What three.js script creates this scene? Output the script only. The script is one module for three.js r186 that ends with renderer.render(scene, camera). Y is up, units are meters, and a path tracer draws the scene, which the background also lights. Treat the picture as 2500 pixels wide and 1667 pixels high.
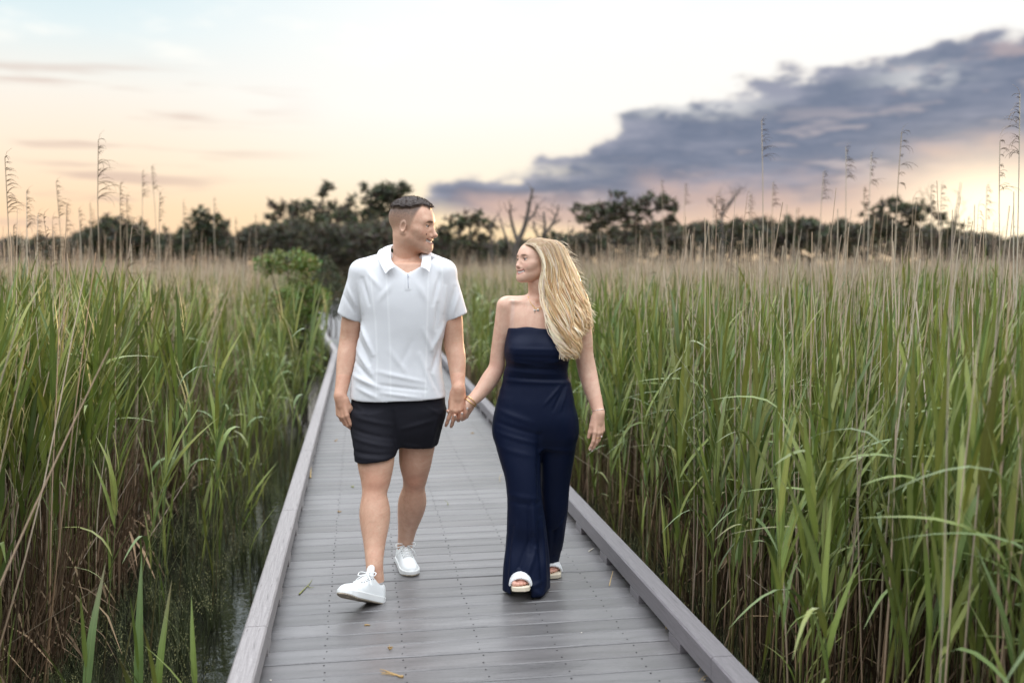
import * as THREE from 'three';
import { mergeGeometries, toCreasedNormals } from 'three/addons/utils/BufferGeometryUtils.js';
import { ImprovedNoise } from 'three/addons/math/ImprovedNoise.js';

// ---------------------------------------------------------------- camera, sky, sun, exposure
const scene = new THREE.Scene();
const renderer = new THREE.WebGLRenderer({ antialias: true });
renderer.toneMapping = THREE.LinearToneMapping;
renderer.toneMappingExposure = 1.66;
renderer.shadowMap.enabled = true;
const EYE = 1.52, PITCH = Math.atan(182.5 / 2500);
const camera = new THREE.PerspectiveCamera(2 * Math.atan(833.5 / 2500) * 180 / Math.PI, 2500 / 1667, 0.05, 9000);
camera.position.set(0, EYE, 0);
camera.rotation.x = -PITCH;
camera.focus = 4.72; camera.userData.fStop = 1.6;

const V = (x, y, z) => new THREE.Vector3(x, y, z);
const { clamp, lerp, smoothstep } = THREE.MathUtils;
// a place in the photograph (pixels of its 2500 x 1667 frame) at a distance z from the camera, as a point in the place
function at(px, py, z) {
  const x = (px - 1250) / 2500, y = (833.5 - py) / 2500, c = Math.cos(PITCH), s = Math.sin(PITCH);
  const dy = y * c - s, dz = -(c + y * s), k = z / -dz;
  return V(x * k, EYE + dy * k, -z);
}
const at2 = (px, py, z) => at(px * 1.06293, py * 1.06293, z);
function rng(seed) { let a = seed >>> 0; return () => { a = (a + 0x6d2b79f5) | 0; let t = Math.imul(a ^ (a >>> 15), 1 | a); t = (t + Math.imul(t ^ (t >>> 7), 61 | t)) ^ t; return ((t ^ (t >>> 14)) >>> 0) / 4294967296; }; }
const perlin = new ImprovedNoise();
const noise = (x, y = 0, z = 0) => perlin.noise(x + 113.7, y + 57.3, z + 31.9);
function fbm(x, y, z, n = 4) { let s = 0, a = 0.5; for (let i = 0; i < n; i++) { s += a * noise(x, y, z); x *= 2.03; y *= 2.03; z *= 2.03; a *= 0.5; } return s; }
const lin = (c) => { c /= 255; return c <= 0.04045 ? c / 12.92 : ((c + 0.055) / 1.055) ** 2.4; };
const rgb = (r, g, b) => [lin(r), lin(g), lin(b)];
const mix3 = (a, b, t) => [a[0] + (b[0] - a[0]) * t, a[1] + (b[1] - a[1]) * t, a[2] + (b[2] - a[2]) * t];
const ramp = (stops, x) => {
  if (x <= stops[0][0]) return stops[0][1];
  for (let i = 1; i < stops.length; i++) if (x <= stops[i][0]) { const a = stops[i - 1], b = stops[i], t = (x - a[0]) / (b[0] - a[0]); return typeof a[1] === 'number' ? lerp(a[1], b[1], t) : mix3(a[1], b[1], t); }
  return stops[stops.length - 1][1];
};

// evening sky after the sun has gone low behind the trees: pale dome, warm rim, one long grey bank of cloud to the right
(function makeSky() {
  const W = 4096, H = 2048, data = new Float32Array(W * H * 4), DEG = 180 / Math.PI;
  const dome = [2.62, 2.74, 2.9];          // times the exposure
  const leftStack = [[0, rgb(255, 214, 176)], [3, rgb(255, 220, 182)], [5.5, rgb(254, 232, 206)], [9, rgb(246, 240, 230)], [12, rgb(226, 238, 240)], [15, rgb(206, 230, 238)], [30, [1.2, 1.28, 1.4]], [55, dome]];
  const midStack = [[0, rgb(255, 214, 160)], [2.2, rgb(255, 228, 184)], [5, rgb(255, 243, 222)], [8.5, [0.965, 0.945, 0.90]], [12, [0.96, 0.955, 0.93]], [15, [0.90, 0.945, 0.955]], [30, [1.35, 1.42, 1.52]], [55, dome]];
  // upper edge of the cloud bank, degrees of azimuth (right positive) -> degrees of elevation
  const edge = [[-6, 2.2], [-4.9, 4.2], [-4, 4.95], [-1, 5.2], [0.5, 5.6], [1.6, 6.9], [5.4, 7.4], [6.2, 8.0], [9.2, 8.3], [9.8, 9.4], [14.5, 10.2], [19, 10.35], [20.5, 10.5], [22.5, 11.6], [26.5, 12.1], [34, 13], [60, 12]];
  const low = [[-6, 2.6], [-4, 3.2], [0, 2.6], [6, 1.2], [12, 0.7], [60, 0.4]];
  const dark = rgb(104, 116, 140), mid = rgb(146, 150, 168), pink = rgb(206, 176, 166), glow = [1.5, 1.25, 0.88];
  for (let row = 0; row < H; row++) {
    const el = ((row + 0.5) / H - 0.5) * 180;
    for (let col = 0; col < W; col++) {
      let az = ((col + 0.5) / W - 0.25) * 360; if (az > 180) az -= 360;
      const o = (row * W + col) * 4, near = Math.abs(az) < 75 && el < 30 && el > -6, e = Math.max(el, 0);
      const toMid = smoothstep(az, -24, -4);
      let c = mix3(ramp(leftStack, e), ramp(midStack, e), toMid);
      // sky out of view: low ring made dim, dome brightened to light the couple
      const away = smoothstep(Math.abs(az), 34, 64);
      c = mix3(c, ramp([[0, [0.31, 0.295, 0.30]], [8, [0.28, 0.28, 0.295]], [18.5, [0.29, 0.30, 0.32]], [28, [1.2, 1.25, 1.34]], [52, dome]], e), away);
      if (near) {
        const fade = 1 - smoothstep(Math.abs(az), 45, 75);
        // thin streaks low on the left
        const s1 = fbm(az * 0.1, e * 0.95, 3.1, 4), s2 = fbm(az * 0.07 + 9, e * 1.5, 8.2, 4);
        const band = smoothstep(az, -4, -20) * 0 + (1 - smoothstep(az, -21, -9));
        const streak = smoothstep(s1 + 0.5 * s2, 0.05, 0.34) * band * smoothstep(e, 1.0, 3.2) * (1 - smoothstep(e, 9.2, 11)) * fade;
        c = mix3(c, rgb(206, 180, 168), streak * 0.62);
        const wisp = smoothstep(fbm(az * 0.16 + 4, e * 0.5, 1.2, 5), 0.0, 0.4) * (1 - smoothstep(az, 2, 20)) * smoothstep(e, 8, 12) * fade;
        c = mix3(c, [1.08, 1.03, 0.95], wisp * 0.5);
        // sunset behind the trees at the right edge of the view
        const dx = (az - 25.2) / 4.6, dy = (el - 2.6) / 2.5, g = Math.exp(-(dx * dx + dy * dy));
        const gx = Math.exp(-(((az - 18) / 16) ** 2)) * Math.exp(-((Math.max(el - 0.7, 0) / 1.9) ** 2));
        // cloud bank
        const w1 = fbm(az * 0.22, e * 0.55, 5.5, 6), w2 = fbm(az * 0.6 + 20, e * 1.3, 2.5, 5);
        const top = ramp(edge, az) - e + w1 * 2.3 + w2 * 1.0, bottom = e - ramp(low, az);
        let d = smoothstep(top, -0.25, 0.75) * smoothstep(bottom + w1 * 1.2, -0.9, 0.9) * smoothstep(az, -6.8, -3.8);
        const gap1 = Math.exp(-(((az - 10) / 3.4) ** 2) - (((e - 8.75 + w2 * 0.9) / 0.5) ** 2)), gap2 = Math.exp(-(((az - 21.2) / 2.2) ** 2) - (((e - 9.6 + w2 * 0.9) / 0.62) ** 2)), gap3 = Math.exp(-(((az - 0.5) / 3.0) ** 2) - (((e - 5.35 + w2 * 0.5) / 0.42) ** 2));
        d *= 1 - 0.7 * Math.min(1, gap1 + 0.7 * gap2 + gap3) * smoothstep(w2 + 0.3 * w1, -0.35, 0.15);
        const depth = ramp(edge, az) - e, body = smoothstep(depth + w1 * 3, 0.2, 2.0) * (1 - smoothstep(depth + w1 * 2.5, 2.8, 6.5 + 0.1 * az));
        const lay = fbm(az * 0.16 + 3, e * 1.25, 12.5, 5), lay2 = fbm(az * 0.5 + 31, e * 2.4, 4.5, 4); let cc = mix3(mid, dark, clamp(body * 0.8 + 0.1 + lay * 1.5 + lay2 * 0.6, 0, 1)); cc = mix3(cc, rgb(196, 184, 186), smoothstep(lay + lay2 * 0.5, 0.04, 0.42) * 0.75 * smoothstep(depth, 1.0, 3.5));
        cc = mix3(cc, pink, smoothstep(5.3 - e + w1 * 2.6 + (az - 8) * 0.1, 0.0, 3.0));
        const puff = smoothstep(fbm(az * 0.35 + 40, e * 0.9, 7.7, 5), 0.10, 0.42) * smoothstep(az, 8, 20);
        cc = mix3(cc, rgb(214, 188, 182), puff * 0.4 * smoothstep(e + w1 * 2, 8.6, 6.4)); const rim = Math.exp(-(((depth + w1 * 2.3 + w2 - 0.1) / 0.28) ** 2)); cc = mix3(cc, [1.0, 0.86, 0.72], rim * 0.5);
        c = mix3(c, cc, d * fade * 0.96);
        c = mix3(c, glow, clamp(g * 1.15, 0, 1) * fade);
        c = mix3(c, [1.3, 0.96, 0.62], gx * 0.85 * (1 - g) * fade);
      }
      if (el < 0) c = mix3(c, [0.10, 0.10, 0.08], smoothstep(-el, 0.3, 3));
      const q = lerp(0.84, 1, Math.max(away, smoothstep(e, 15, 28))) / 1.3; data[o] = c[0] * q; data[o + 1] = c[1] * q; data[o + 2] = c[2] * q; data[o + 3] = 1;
    }
  }
  const t = new THREE.DataTexture(data, W, H, THREE.RGBAFormat, THREE.FloatType);
  t.mapping = THREE.EquirectangularReflectionMapping; t.magFilter = THREE.LinearFilter; t.minFilter = THREE.LinearFilter; t.needsUpdate = true;
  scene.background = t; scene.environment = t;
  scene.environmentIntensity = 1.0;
})();
const sun = new THREE.DirectionalLight(0xffd2a0, 2.0);
{ const az = 27 * Math.PI / 180, el = 5.5 * Math.PI / 180; sun.position.set(60 * Math.sin(az) * Math.cos(el), 60 * Math.sin(el), -60 * Math.cos(az) * Math.cos(el)); }
sun.castShadow = true; sun.shadow.radius = 4; sun.shadow.mapSize.set(4096, 4096);
Object.assign(sun.shadow.camera, { left: -14, right: 14, top: 10, bottom: -10, near: 1, far: 140 });
sun.target.position.set(0, 0.8, -5);
scene.add(sun, sun.target);

// ---------------------------------------------------------------- helpers
const taken = new Map();
function numbered(name) { const n = taken.get(name) || 0; taken.set(name, n + 1); return n ? name + '_' + String(n).padStart(3, '0') : name; }
function tag(o, label, category, group) { o.userData.label = label; if (category) o.userData.category = category; if (group) o.userData.group = group; return o; }
function add(o, parent) { if (parent) parent.add(o); else { o.name = numbered(o.name); scene.add(o); } return o; }
function thing(name, label, category, pos = V(0, 0, 0), turn = 0, group) { const o = new THREE.Group(); o.name = name; o.position.copy(pos); o.rotation.y = turn; add(o); return tag(o, label, category, group); }
function part(name, geometry, material, parent, label) { const m = new THREE.Mesh(geometry, material); m.name = name; m.castShadow = m.receiveShadow = true; if (label) m.userData.label = label; return add(m, parent); }
function struct(name, geometry, material) { const m = part(name, geometry, material); m.userData.kind = 'structure'; return m; }
const std = (o) => new THREE.MeshStandardMaterial({ roughness: 0.8, metalness: 0, ...o });
const col = (r, g, b) => new THREE.Color().setRGB(r, g, b);
function geom(pos, idx, uv, color) {
  const g = new THREE.BufferGeometry();
  g.setAttribute('position', new THREE.BufferAttribute(pos instanceof Float32Array ? pos : new Float32Array(pos), 3));
  if (uv) g.setAttribute('uv', new THREE.BufferAttribute(new Float32Array(uv), 2));
  if (color) g.setAttribute('color', new THREE.BufferAttribute(new Float32Array(color), 3));
  g.setIndex(Array.isArray(idx) ? idx : new THREE.BufferAttribute(idx, 1));
  g.computeVertexNormals();
  return g;
}
// a tube through points with its own radius at each; flat < 1 squashes it along `side`
class MB {
  constructor() { this.p = []; this.i = []; this.c = []; this.u = []; }
  tube(pts, rad, sides = 6, color, cap = true, flat = 1) {
    const n = pts.length, base = this.p.length / 3, t = V(0, 0, 0), nrm = V(0, 0, 0), bin = V(0, 0, 0);
    let up = Math.abs(pts[n - 1].y - pts[0].y) > 0.8 * pts[n - 1].distanceTo(pts[0]) ? V(0, 0, 1) : V(0, 1, 0);
    let len = 0;
    for (let k = 0; k < n; k++) {
      t.subVectors(pts[Math.min(k + 1, n - 1)], pts[Math.max(k - 1, 0)]).normalize();
      bin.crossVectors(t, up).normalize(); nrm.crossVectors(bin, t).normalize(); up = nrm.clone();
      const r = typeof rad === 'number' ? rad : rad[k]; if (k) len += pts[k].distanceTo(pts[k - 1]);
      const cc = color && (Array.isArray(color[0]) ? color[k] : color);
      for (let s = 0; s < sides; s++) {
        const a = s / sides * 2 * Math.PI, x = Math.cos(a) * r, y = Math.sin(a) * r * flat;
        this.p.push(pts[k].x + bin.x * x + nrm.x * y, pts[k].y + bin.y * x + nrm.y * y, pts[k].z + bin.z * x + nrm.z * y);
        this.u.push(s / sides, len); if (cc) this.c.push(cc[0], cc[1], cc[2]);
      }
      if (k) for (let s = 0; s < sides; s++) { const a = base + (k - 1) * sides + s, b = base + (k - 1) * sides + (s + 1) % sides; this.i.push(a, b, b + sides, a, b + sides, a + sides); }
    }
    if (cap) for (const [k, f] of [[0, 1], [n - 1, 0]]) for (let s = 1; s < sides - 1; s++) { const a = base + k * sides; f ? this.i.push(a, a + s + 1, a + s) : this.i.push(a, a + s, a + s + 1); }
    return this;
  }
  // a leaf blade: ribbon folded along its midrib
  blade(pts, width, side, fold, color) {
    const n = pts.length, base = this.p.length / 3, t = V(0, 0, 0), sd = V(0, 0, 0), nr = V(0, 0, 0);
    let len = 0;
    for (let k = 0; k < n; k++) {
      t.subVectors(pts[Math.min(k + 1, n - 1)], pts[Math.max(k - 1, 0)]).normalize();
      sd.copy(side).addScaledVector(t, -side.dot(t)).normalize(); nr.crossVectors(sd, t);
      const w = width[k]; if (k) len += pts[k].distanceTo(pts[k - 1]);
      for (const s of [-1, 0, 1]) {
        const h = s ? fold * w : 0;
        this.p.push(pts[k].x + sd.x * w * s + nr.x * h, pts[k].y + sd.y * w * s + nr.y * h, pts[k].z + sd.z * w * s + nr.z * h);
        this.u.push((s + 1) / 2, len); if (color) { const cc = Array.isArray(color[0]) ? color[k] : color; this.c.push(cc[0], cc[1], cc[2]); }
      }
      if (k) for (let s = 0; s < 2; s++) { const a = base + (k - 1) * 3 + s; this.i.push(a, a + 1, a + 4, a, a + 4, a + 3); }
    }
    return this;
  }
  tri(a, b, c, color) { const n = this.p.length / 3; for (const q of [a, b, c]) { this.p.push(q.x, q.y, q.z); this.u.push(q.x, q.y); if (color) this.c.push(color[0], color[1], color[2]); } this.i.push(n, n + 1, n + 2); return this; }
  geo() { return geom(this.p, this.i, this.u, this.c.length ? this.c : null); }
}
const spline = (pts, n) => new THREE.CatmullRomCurve3(pts, false, 'centripetal').getPoints(n);
function dataTex(w, h, fn, srgb = true) {
  const d = new Uint8Array(w * h * 4);
  for (let y = 0; y < h; y++) for (let x = 0; x < w; x++) { const c = fn(x / w, y / h, x, y), o = (y * w + x) * 4; d[o] = clamp(c[0], 0, 1) * 255; d[o + 1] = clamp(c[1], 0, 1) * 255; d[o + 2] = clamp(c[2], 0, 1) * 255; d[o + 3] = 255; }
  const t = new THREE.DataTexture(d, w, h); t.wrapS = t.wrapT = THREE.RepeatWrapping; t.magFilter = THREE.LinearFilter; t.minFilter = THREE.LinearMipmapLinearFilter; t.generateMipmaps = true; if (srgb) t.colorSpace = THREE.SRGBColorSpace; t.needsUpdate = true; return t;
}
// noise that wraps round in x and y (period 1): sampled on two circles' worth of offsets by cross-fading
function tile(fn) {
  const blend = (a, b, c, d, s, t) => (a * (1 - s) + b * s) * (1 - t) + (c * (1 - s) + d * s) * t;
  return (u, v) => { const a = fn(u, v), b = fn(u - 1, v), c = fn(u, v - 1), d = fn(u - 1, v - 1), s = u * u * (3 - 2 * u), t = v * v * (3 - 2 * v); return Array.isArray(a) ? a.map((_, k) => blend(a[k], b[k], c[k], d[k], s, t)) : blend(a, b, c, d, s, t); };
}
// ---------------------------------------------------------------- marsh floor, water and the boardwalk
const TH = Math.atan(372 / Math.hypot(2500, 182.5)), DIR = V(-Math.sin(TH), 0, -Math.cos(TH)), RIGHT = V(Math.cos(TH), 0, -Math.sin(TH));
const L0 = -0.46, L1 = 1.32, HALF = (L1 - L0) / 2, MIDL = (L0 + L1) / 2;
const along = (u, l, y = 0) => V(DIR.x * u + RIGHT.x * l, y, DIR.z * u + RIGHT.z * l);
const walk = [along(0.6, MIDL), along(17.35, MIDL)];
for (const [x, z] of [[-4.45, -23.5], [-6.2, -32.5], [-7.2, -39], [-7.5, -44.5], [-6.3, -50], [-3.5, -54]]) walk.push(V(x + 0.88, 0, z - 0.15));
const walkPath = [along(-6, MIDL), ...walk];
// signed distance to the boardwalk's middle line (right is positive), in plan
function lateral(x, z) {
  let best = 1e9, sign = 1;
  for (let k = 0; k + 1 < walkPath.length; k++) {
    const a = walkPath[k], b = walkPath[k + 1], ex = b.x - a.x, ez = b.z - a.z, t = clamp(((x - a.x) * ex + (z - a.z) * ez) / (ex * ex + ez * ez), 0, 1);
    const dx = x - a.x - ex * t, dz = z - a.z - ez * t, d = Math.hypot(dx, dz);
    if (d < best) { best = d; sign = ex * dz - ez * dx > 0 ? 1 : -1; }
  }
  return best * sign;
}
const WATER = -0.5;
{
  const mud = std({ roughness: 0.95, map: dataTex(512, 512, tile((u, v) => { const n = fbm(u * 9, v * 9, 1, 5), k = 0.22 + 0.12 * n; return [k * 1.1, k, k * 0.72]; })) });
  mud.map.repeat.set(1 / 1.5, 1 / 1.5);
  const pos = [], uv = [], idx = [], R = [0, 3, 6, 12, 25, 50, 90, 200, 500, 1500, 5000], S = 48;
  for (let i = 0; i < R.length; i++) for (let s = 0; s < S; s++) { const a = s / S * 2 * Math.PI, x = Math.cos(a) * R[i], z = Math.sin(a) * R[i] - 5; pos.push(x, -0.62 + (R[i] > 60 ? 0.2 : 0), z); uv.push(x, z); }
  for (let i = 1; i < R.length; i++) for (let s = 0; s < S; s++) { const a = (i - 1) * S + s, b = (i - 1) * S + (s + 1) % S; idx.push(a, b + S, b, a, a + S, b + S); }
  struct('ground', geom(pos, idx, uv), mud);
  const ripple = dataTex(256, 256, tile((u, v) => { const k = 0.5 + 0.5 * fbm(u * 7, v * 7, 4, 4); return [k, k, k]; }), false);
  ripple.repeat.set(1.6, 1.6);
  const wm = std({ color: col(0.012, 0.013, 0.009), roughness: 0.05, bumpMap: ripple, bumpScale: 0.004 });
  const p = [], i2 = [], u2 = [], n = 24;
  for (let k = 0; k <= n; k++) for (const l of [-6, -3, 0, 3, 6]) { const q = along(-4 + k * 1.5, l + MIDL); p.push(q.x, WATER, q.z); u2.push(q.x, q.z); }
  for (let k = 0; k < n; k++) for (let s = 0; s < 4; s++) { const a = k * 5 + s; i2.push(a, a + 1, a + 6, a, a + 6, a + 5); }
  struct('water', geom(p, i2, u2), wm);
}
// a timber with softened long edges, lying along x; uv in metres
function bar(len, w, h, ch, off = 0, chBottom = 0) {
  const pr = [[-w / 2, ch], [-w / 2 + ch, 0], [w / 2 - ch, 0], [w / 2, ch], [w / 2, h - chBottom]];
  if (chBottom) pr.push([w / 2 - chBottom, h], [-w / 2 + chBottom, h]); else pr.push([-w / 2, h]);
  if (chBottom) pr.push([-w / 2, h - chBottom]);
  const P = [], U = []; let run = 0;
  const quad = (a, b, c, d, ua, ub, uc, ud) => { P.push(...a, ...b, ...c, ...a, ...c, ...d); U.push(...ua, ...ub, ...uc, ...ua, ...uc, ...ud); };
  for (let k = 0; k < pr.length; k++) {
    const [z0, d0] = pr[k], [z1, d1] = pr[(k + 1) % pr.length], e = Math.hypot(z1 - z0, d1 - d0);
    quad([-len / 2, -d0, z0], [-len / 2, -d1, z1], [len / 2, -d1, z1], [len / 2, -d0, z0], [off, run], [off, run + e], [off + len, run + e], [off + len, run]);
    run += e;
  }
  for (const s of [-1, 1]) for (let k = 1; k + 1 < pr.length; k++) { const t = [pr[0], pr[k], pr[k + 1]]; if (s > 0) t.reverse(); for (const [z, d] of t) { P.push(s * len / 2, -d, z); U.push(off + z, d); } }
  const g = new THREE.BufferGeometry();
  g.setAttribute('position', new THREE.Float32BufferAttribute(P, 3)); g.setAttribute('uv', new THREE.Float32BufferAttribute(U, 2));
  g.computeVertexNormals();
  return g;
}
const plankGrain = tile((u, v) => { const s = fbm(u * 9, v * 95, 2, 4), f = fbm(u * 60, v * 190, 7, 3), m = fbm(u * 3, v * 9, 11, 3); return [s, f, m]; });
const plankMap = dataTex(1024, 512, (u, v) => { const [s, f, m] = plankGrain(u, v), k = 0.44 + 0.10 * s + 0.10 * f + 0.13 * m - 0.16 * smoothstep(-s - 0.3 * f, 0.18, 0.42); return [k * 1.02, k * 0.985, k * 1.015]; });
const plankBump = dataTex(1024, 512, (u, v) => { const [s, f] = plankGrain(u, v), k = 0.6 + 0.4 * s + 0.25 * f; return [k, k, k]; }, false);
for (const t of [plankMap, plankBump]) t.repeat.set(1 / 1.1, 1 / 0.55);
const plankMats = [[0.76, 0.785, 0.745], [0.68, 0.70, 0.66], [0.85, 0.875, 0.83], [0.725, 0.735, 0.69]].map((c) => new THREE.MeshPhysicalMaterial({ ior: 1.6, map: plankMap, bumpMap: plankBump, bumpScale: 0.0012, color: col(...c), roughness: 0.36 }));
const railGrain = tile((u, v) => { const wv = v + 0.016 * noise(u * 5, v * 4, 5); const s = fbm(u * 5, wv * 60, 12, 5), f = fbm(u * 40, v * 160, 17, 3), cr = smoothstep(-fbm(u * 6, wv * 42, 25, 4), 0.27, 0.36) * smoothstep(noise(u * 3, v * 5, 31), 0.0, 0.3); return [s, f, cr]; });
const railMap = dataTex(1024, 512, (u, v) => { const [s, f, cr] = railGrain(u, v), k = 0.555 + 0.13 * s + 0.10 * f - 0.30 * cr; return [k * 1.01, k * 0.965, k * 0.97]; });
const railBump = dataTex(1024, 512, (u, v) => { const [s, f, cr] = railGrain(u, v), k = 0.65 + 0.3 * s + 0.2 * f - 0.6 * cr; return [k, k, k]; }, false);
for (const t of [railMap, railBump]) t.repeat.set(1 / 0.9, 1 / 0.42);
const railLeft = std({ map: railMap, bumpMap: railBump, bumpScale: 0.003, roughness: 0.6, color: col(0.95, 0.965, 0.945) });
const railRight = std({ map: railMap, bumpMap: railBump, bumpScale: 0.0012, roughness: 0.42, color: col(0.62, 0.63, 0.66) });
const darkWood = std({ color: col(0.05, 0.043, 0.036), roughness: 0.9 }), screwMat = std({ color: col(0.02, 0.018, 0.02), roughness: 0.6 });

const boardwalk = thing('boardwalk', 'long grey plank boardwalk with low kerb rails crossing the reed marsh', undefined);
boardwalk.userData.kind = 'structure';
const PITCHP = 0.1406, PW = 0.1326, FIRST = 0.9, R = rng(77);
{
  const g = [0, 1, 2, 3, 4, 5].map((k) => bar(L1 - L0 + 0.006, PW, 0.03, 0.004, k * 0.71 + 0.13));
  g.forEach((q, k) => { const u = q.attributes.uv; for (let i = 0; i < u.count; i++) u.setY(i, u.getY(i) + k * 0.173); });
  const yaw = Math.atan2(-RIGHT.z, RIGHT.x), skew = -0.0216;      // the boards run a little off square
  const screws = new THREE.CylinderGeometry(0.0034, 0.0034, 0.003, 8), mats = [], m4 = new THREE.Matrix4();
  for (let u = FIRST; u < 17.3; u += PITCHP) {
    const p = along(u + (R() - 0.5) * 0.002, MIDL, (R() - 0.5) * 0.0016);
    const b = part('plank', g[Math.floor(R() * 6)], plankMats[Math.floor(R() * 4)], boardwalk);
    b.position.copy(p); b.rotation.y = yaw - skew + (R() - 0.5) * 0.0016; b.rotation.x = (R() - 0.5) * 0.006;
    if (u < 10) for (const l of [-0.15, 0.155, 0.46, 0.765, 1.07]) for (const du of [-0.036, 0.036]) {
      const q = along(u + du + (R() - 0.5) * 0.006 - (l - MIDL) * skew, l + (R() - 0.5) * 0.012, 0.0002); mats.push(m4.clone().makeTranslation(q.x, q.y, q.z));
    }
  }
  const im = new THREE.InstancedMesh(screws, screwMat, mats.length); mats.forEach((m, k) => im.setMatrixAt(k, m)); im.name = 'screw_heads'; im.userData.kind = 'stuff'; im.castShadow = im.receiveShadow = true; boardwalk.add(im);
  const rail = (len, off) => bar(len, 0.089, 0.089, 0.007, off, 0.005), block = bar(0.15, 0.086, 0.038, 0.002, 0.3);
  for (const side of [-1, 1]) {
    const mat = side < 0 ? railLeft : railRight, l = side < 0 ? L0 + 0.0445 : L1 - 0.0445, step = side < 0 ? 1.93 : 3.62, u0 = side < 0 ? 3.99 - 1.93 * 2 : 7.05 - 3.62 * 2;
    const dirYaw = Math.atan2(-DIR.z, DIR.x);
    for (let k = 0; u0 + k * step < 17.3; k++) {
      const a = u0 + k * step, b = Math.min(a + step, 17.36);
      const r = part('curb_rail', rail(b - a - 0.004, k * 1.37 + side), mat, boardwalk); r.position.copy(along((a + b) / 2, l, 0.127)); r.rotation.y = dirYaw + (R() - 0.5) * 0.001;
    }
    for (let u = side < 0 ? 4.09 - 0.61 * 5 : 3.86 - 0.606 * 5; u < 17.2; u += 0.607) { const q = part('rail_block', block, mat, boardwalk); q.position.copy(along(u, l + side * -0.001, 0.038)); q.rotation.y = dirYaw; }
    // screws in the right rail's top, in pairs over the blocks
  }
  const dirYaw = Math.atan2(-DIR.z, DIR.x);
  for (const l of [L0 + 0.1, MIDL, L1 - 0.1]) { const s = part('stringer', bar(16.4, 0.08, 0.2, 0.002), darkWood, boardwalk); s.position.copy(along(FIRST + 8.2, l, -0.032)); s.rotation.y = dirYaw; }
  for (let u = 2.2; u < 17; u += 2.4) for (const l of [L0 + 0.17, L1 - 0.17]) { const s = part('post', new THREE.CylinderGeometry(0.08, 0.085, 0.75, 12), darkWood, boardwalk); s.position.copy(along(u, l, -0.41)); }
  // the far stretches beyond the bend: too far to tell the boards apart
  const far = [], rails = [[], []];
  for (let k = 1; k + 1 < walk.length; k++) {
    const a = walk[k], b = walk[k + 1], len = a.distanceTo(b), d = b.clone().sub(a).normalize(), y = Math.atan2(-d.z, d.x), rt = V(-d.z, 0, d.x);
    const one = bar(1.784, PW, 0.03, 0.004, k);
    for (let u = k === 1 ? 0.07 : 0; u < len; u += PITCHP) { const q = a.clone().addScaledVector(d, u); far.push(one.clone().applyMatrix4(new THREE.Matrix4().makeRotationY(y - Math.PI / 2).setPosition(q.x, (R() - 0.5) * 0.002 - 0.0015, q.z))); }
    for (const s of [0, 1]) { const q = a.clone().lerp(b, 0.5).addScaledVector(rt, (s ? 1 : -1) * (HALF - 0.0445)); rails[s].push(bar(len + 0.03, 0.089, 0.105, 0.006).applyMatrix4(new THREE.Matrix4().makeRotationY(y).setPosition(q.x, 0.1265, q.z))); }
  }
  const f = part('far_planking', mergeGeometries(far), plankMats[0], boardwalk); f.userData.kind = 'stuff';
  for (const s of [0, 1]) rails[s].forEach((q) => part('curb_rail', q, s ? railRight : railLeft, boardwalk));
}
// ---------------------------------------------------------------- the reed marsh
const leafTex = dataTex(128, 256, tile((u, v) => { const s = 0.92 + 0.13 * noise(u * 26, v * 2.0, 3) + 0.08 * fbm(u * 5, v * 9, 8, 3), mid = Math.exp(-(((u - 0.5) / 0.035) ** 2)) * 0.22; const k = s + mid; return [k * 0.9, k * 0.9, k * 0.86]; }));
leafTex.repeat.set(1, 6);
const greenMat = new THREE.MeshPhysicalMaterial({ map: leafTex, vertexColors: true, roughness: 0.52, transmission: 0.34, thickness: 0, side: THREE.DoubleSide });
const dryTex = dataTex(64, 512, tile((u, v) => { const k = 0.86 + 0.16 * fbm(u * 6, v * 40, 3, 4) + 0.12 * noise(u * 14, v * 6, 9); return [k, k * 0.985, k * 0.95]; }));
dryTex.repeat.set(1, 2);
const dryMat = std({ map: dryTex, vertexColors: true, roughness: 0.75 });
const plumeMat = std({ vertexColors: true, roughness: 0.9, side: THREE.DoubleSide });
const GREENS = [[0.325, 0.43, 0.10], [0.27, 0.385, 0.085], [0.38, 0.465, 0.12], [0.21, 0.33, 0.10], [0.375, 0.42, 0.10]];
const STRAWS = [[0.68, 0.61, 0.52], [0.60, 0.53, 0.44], [0.76, 0.70, 0.61], [0.57, 0.47, 0.36], [0.50, 0.42, 0.33]];
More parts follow.
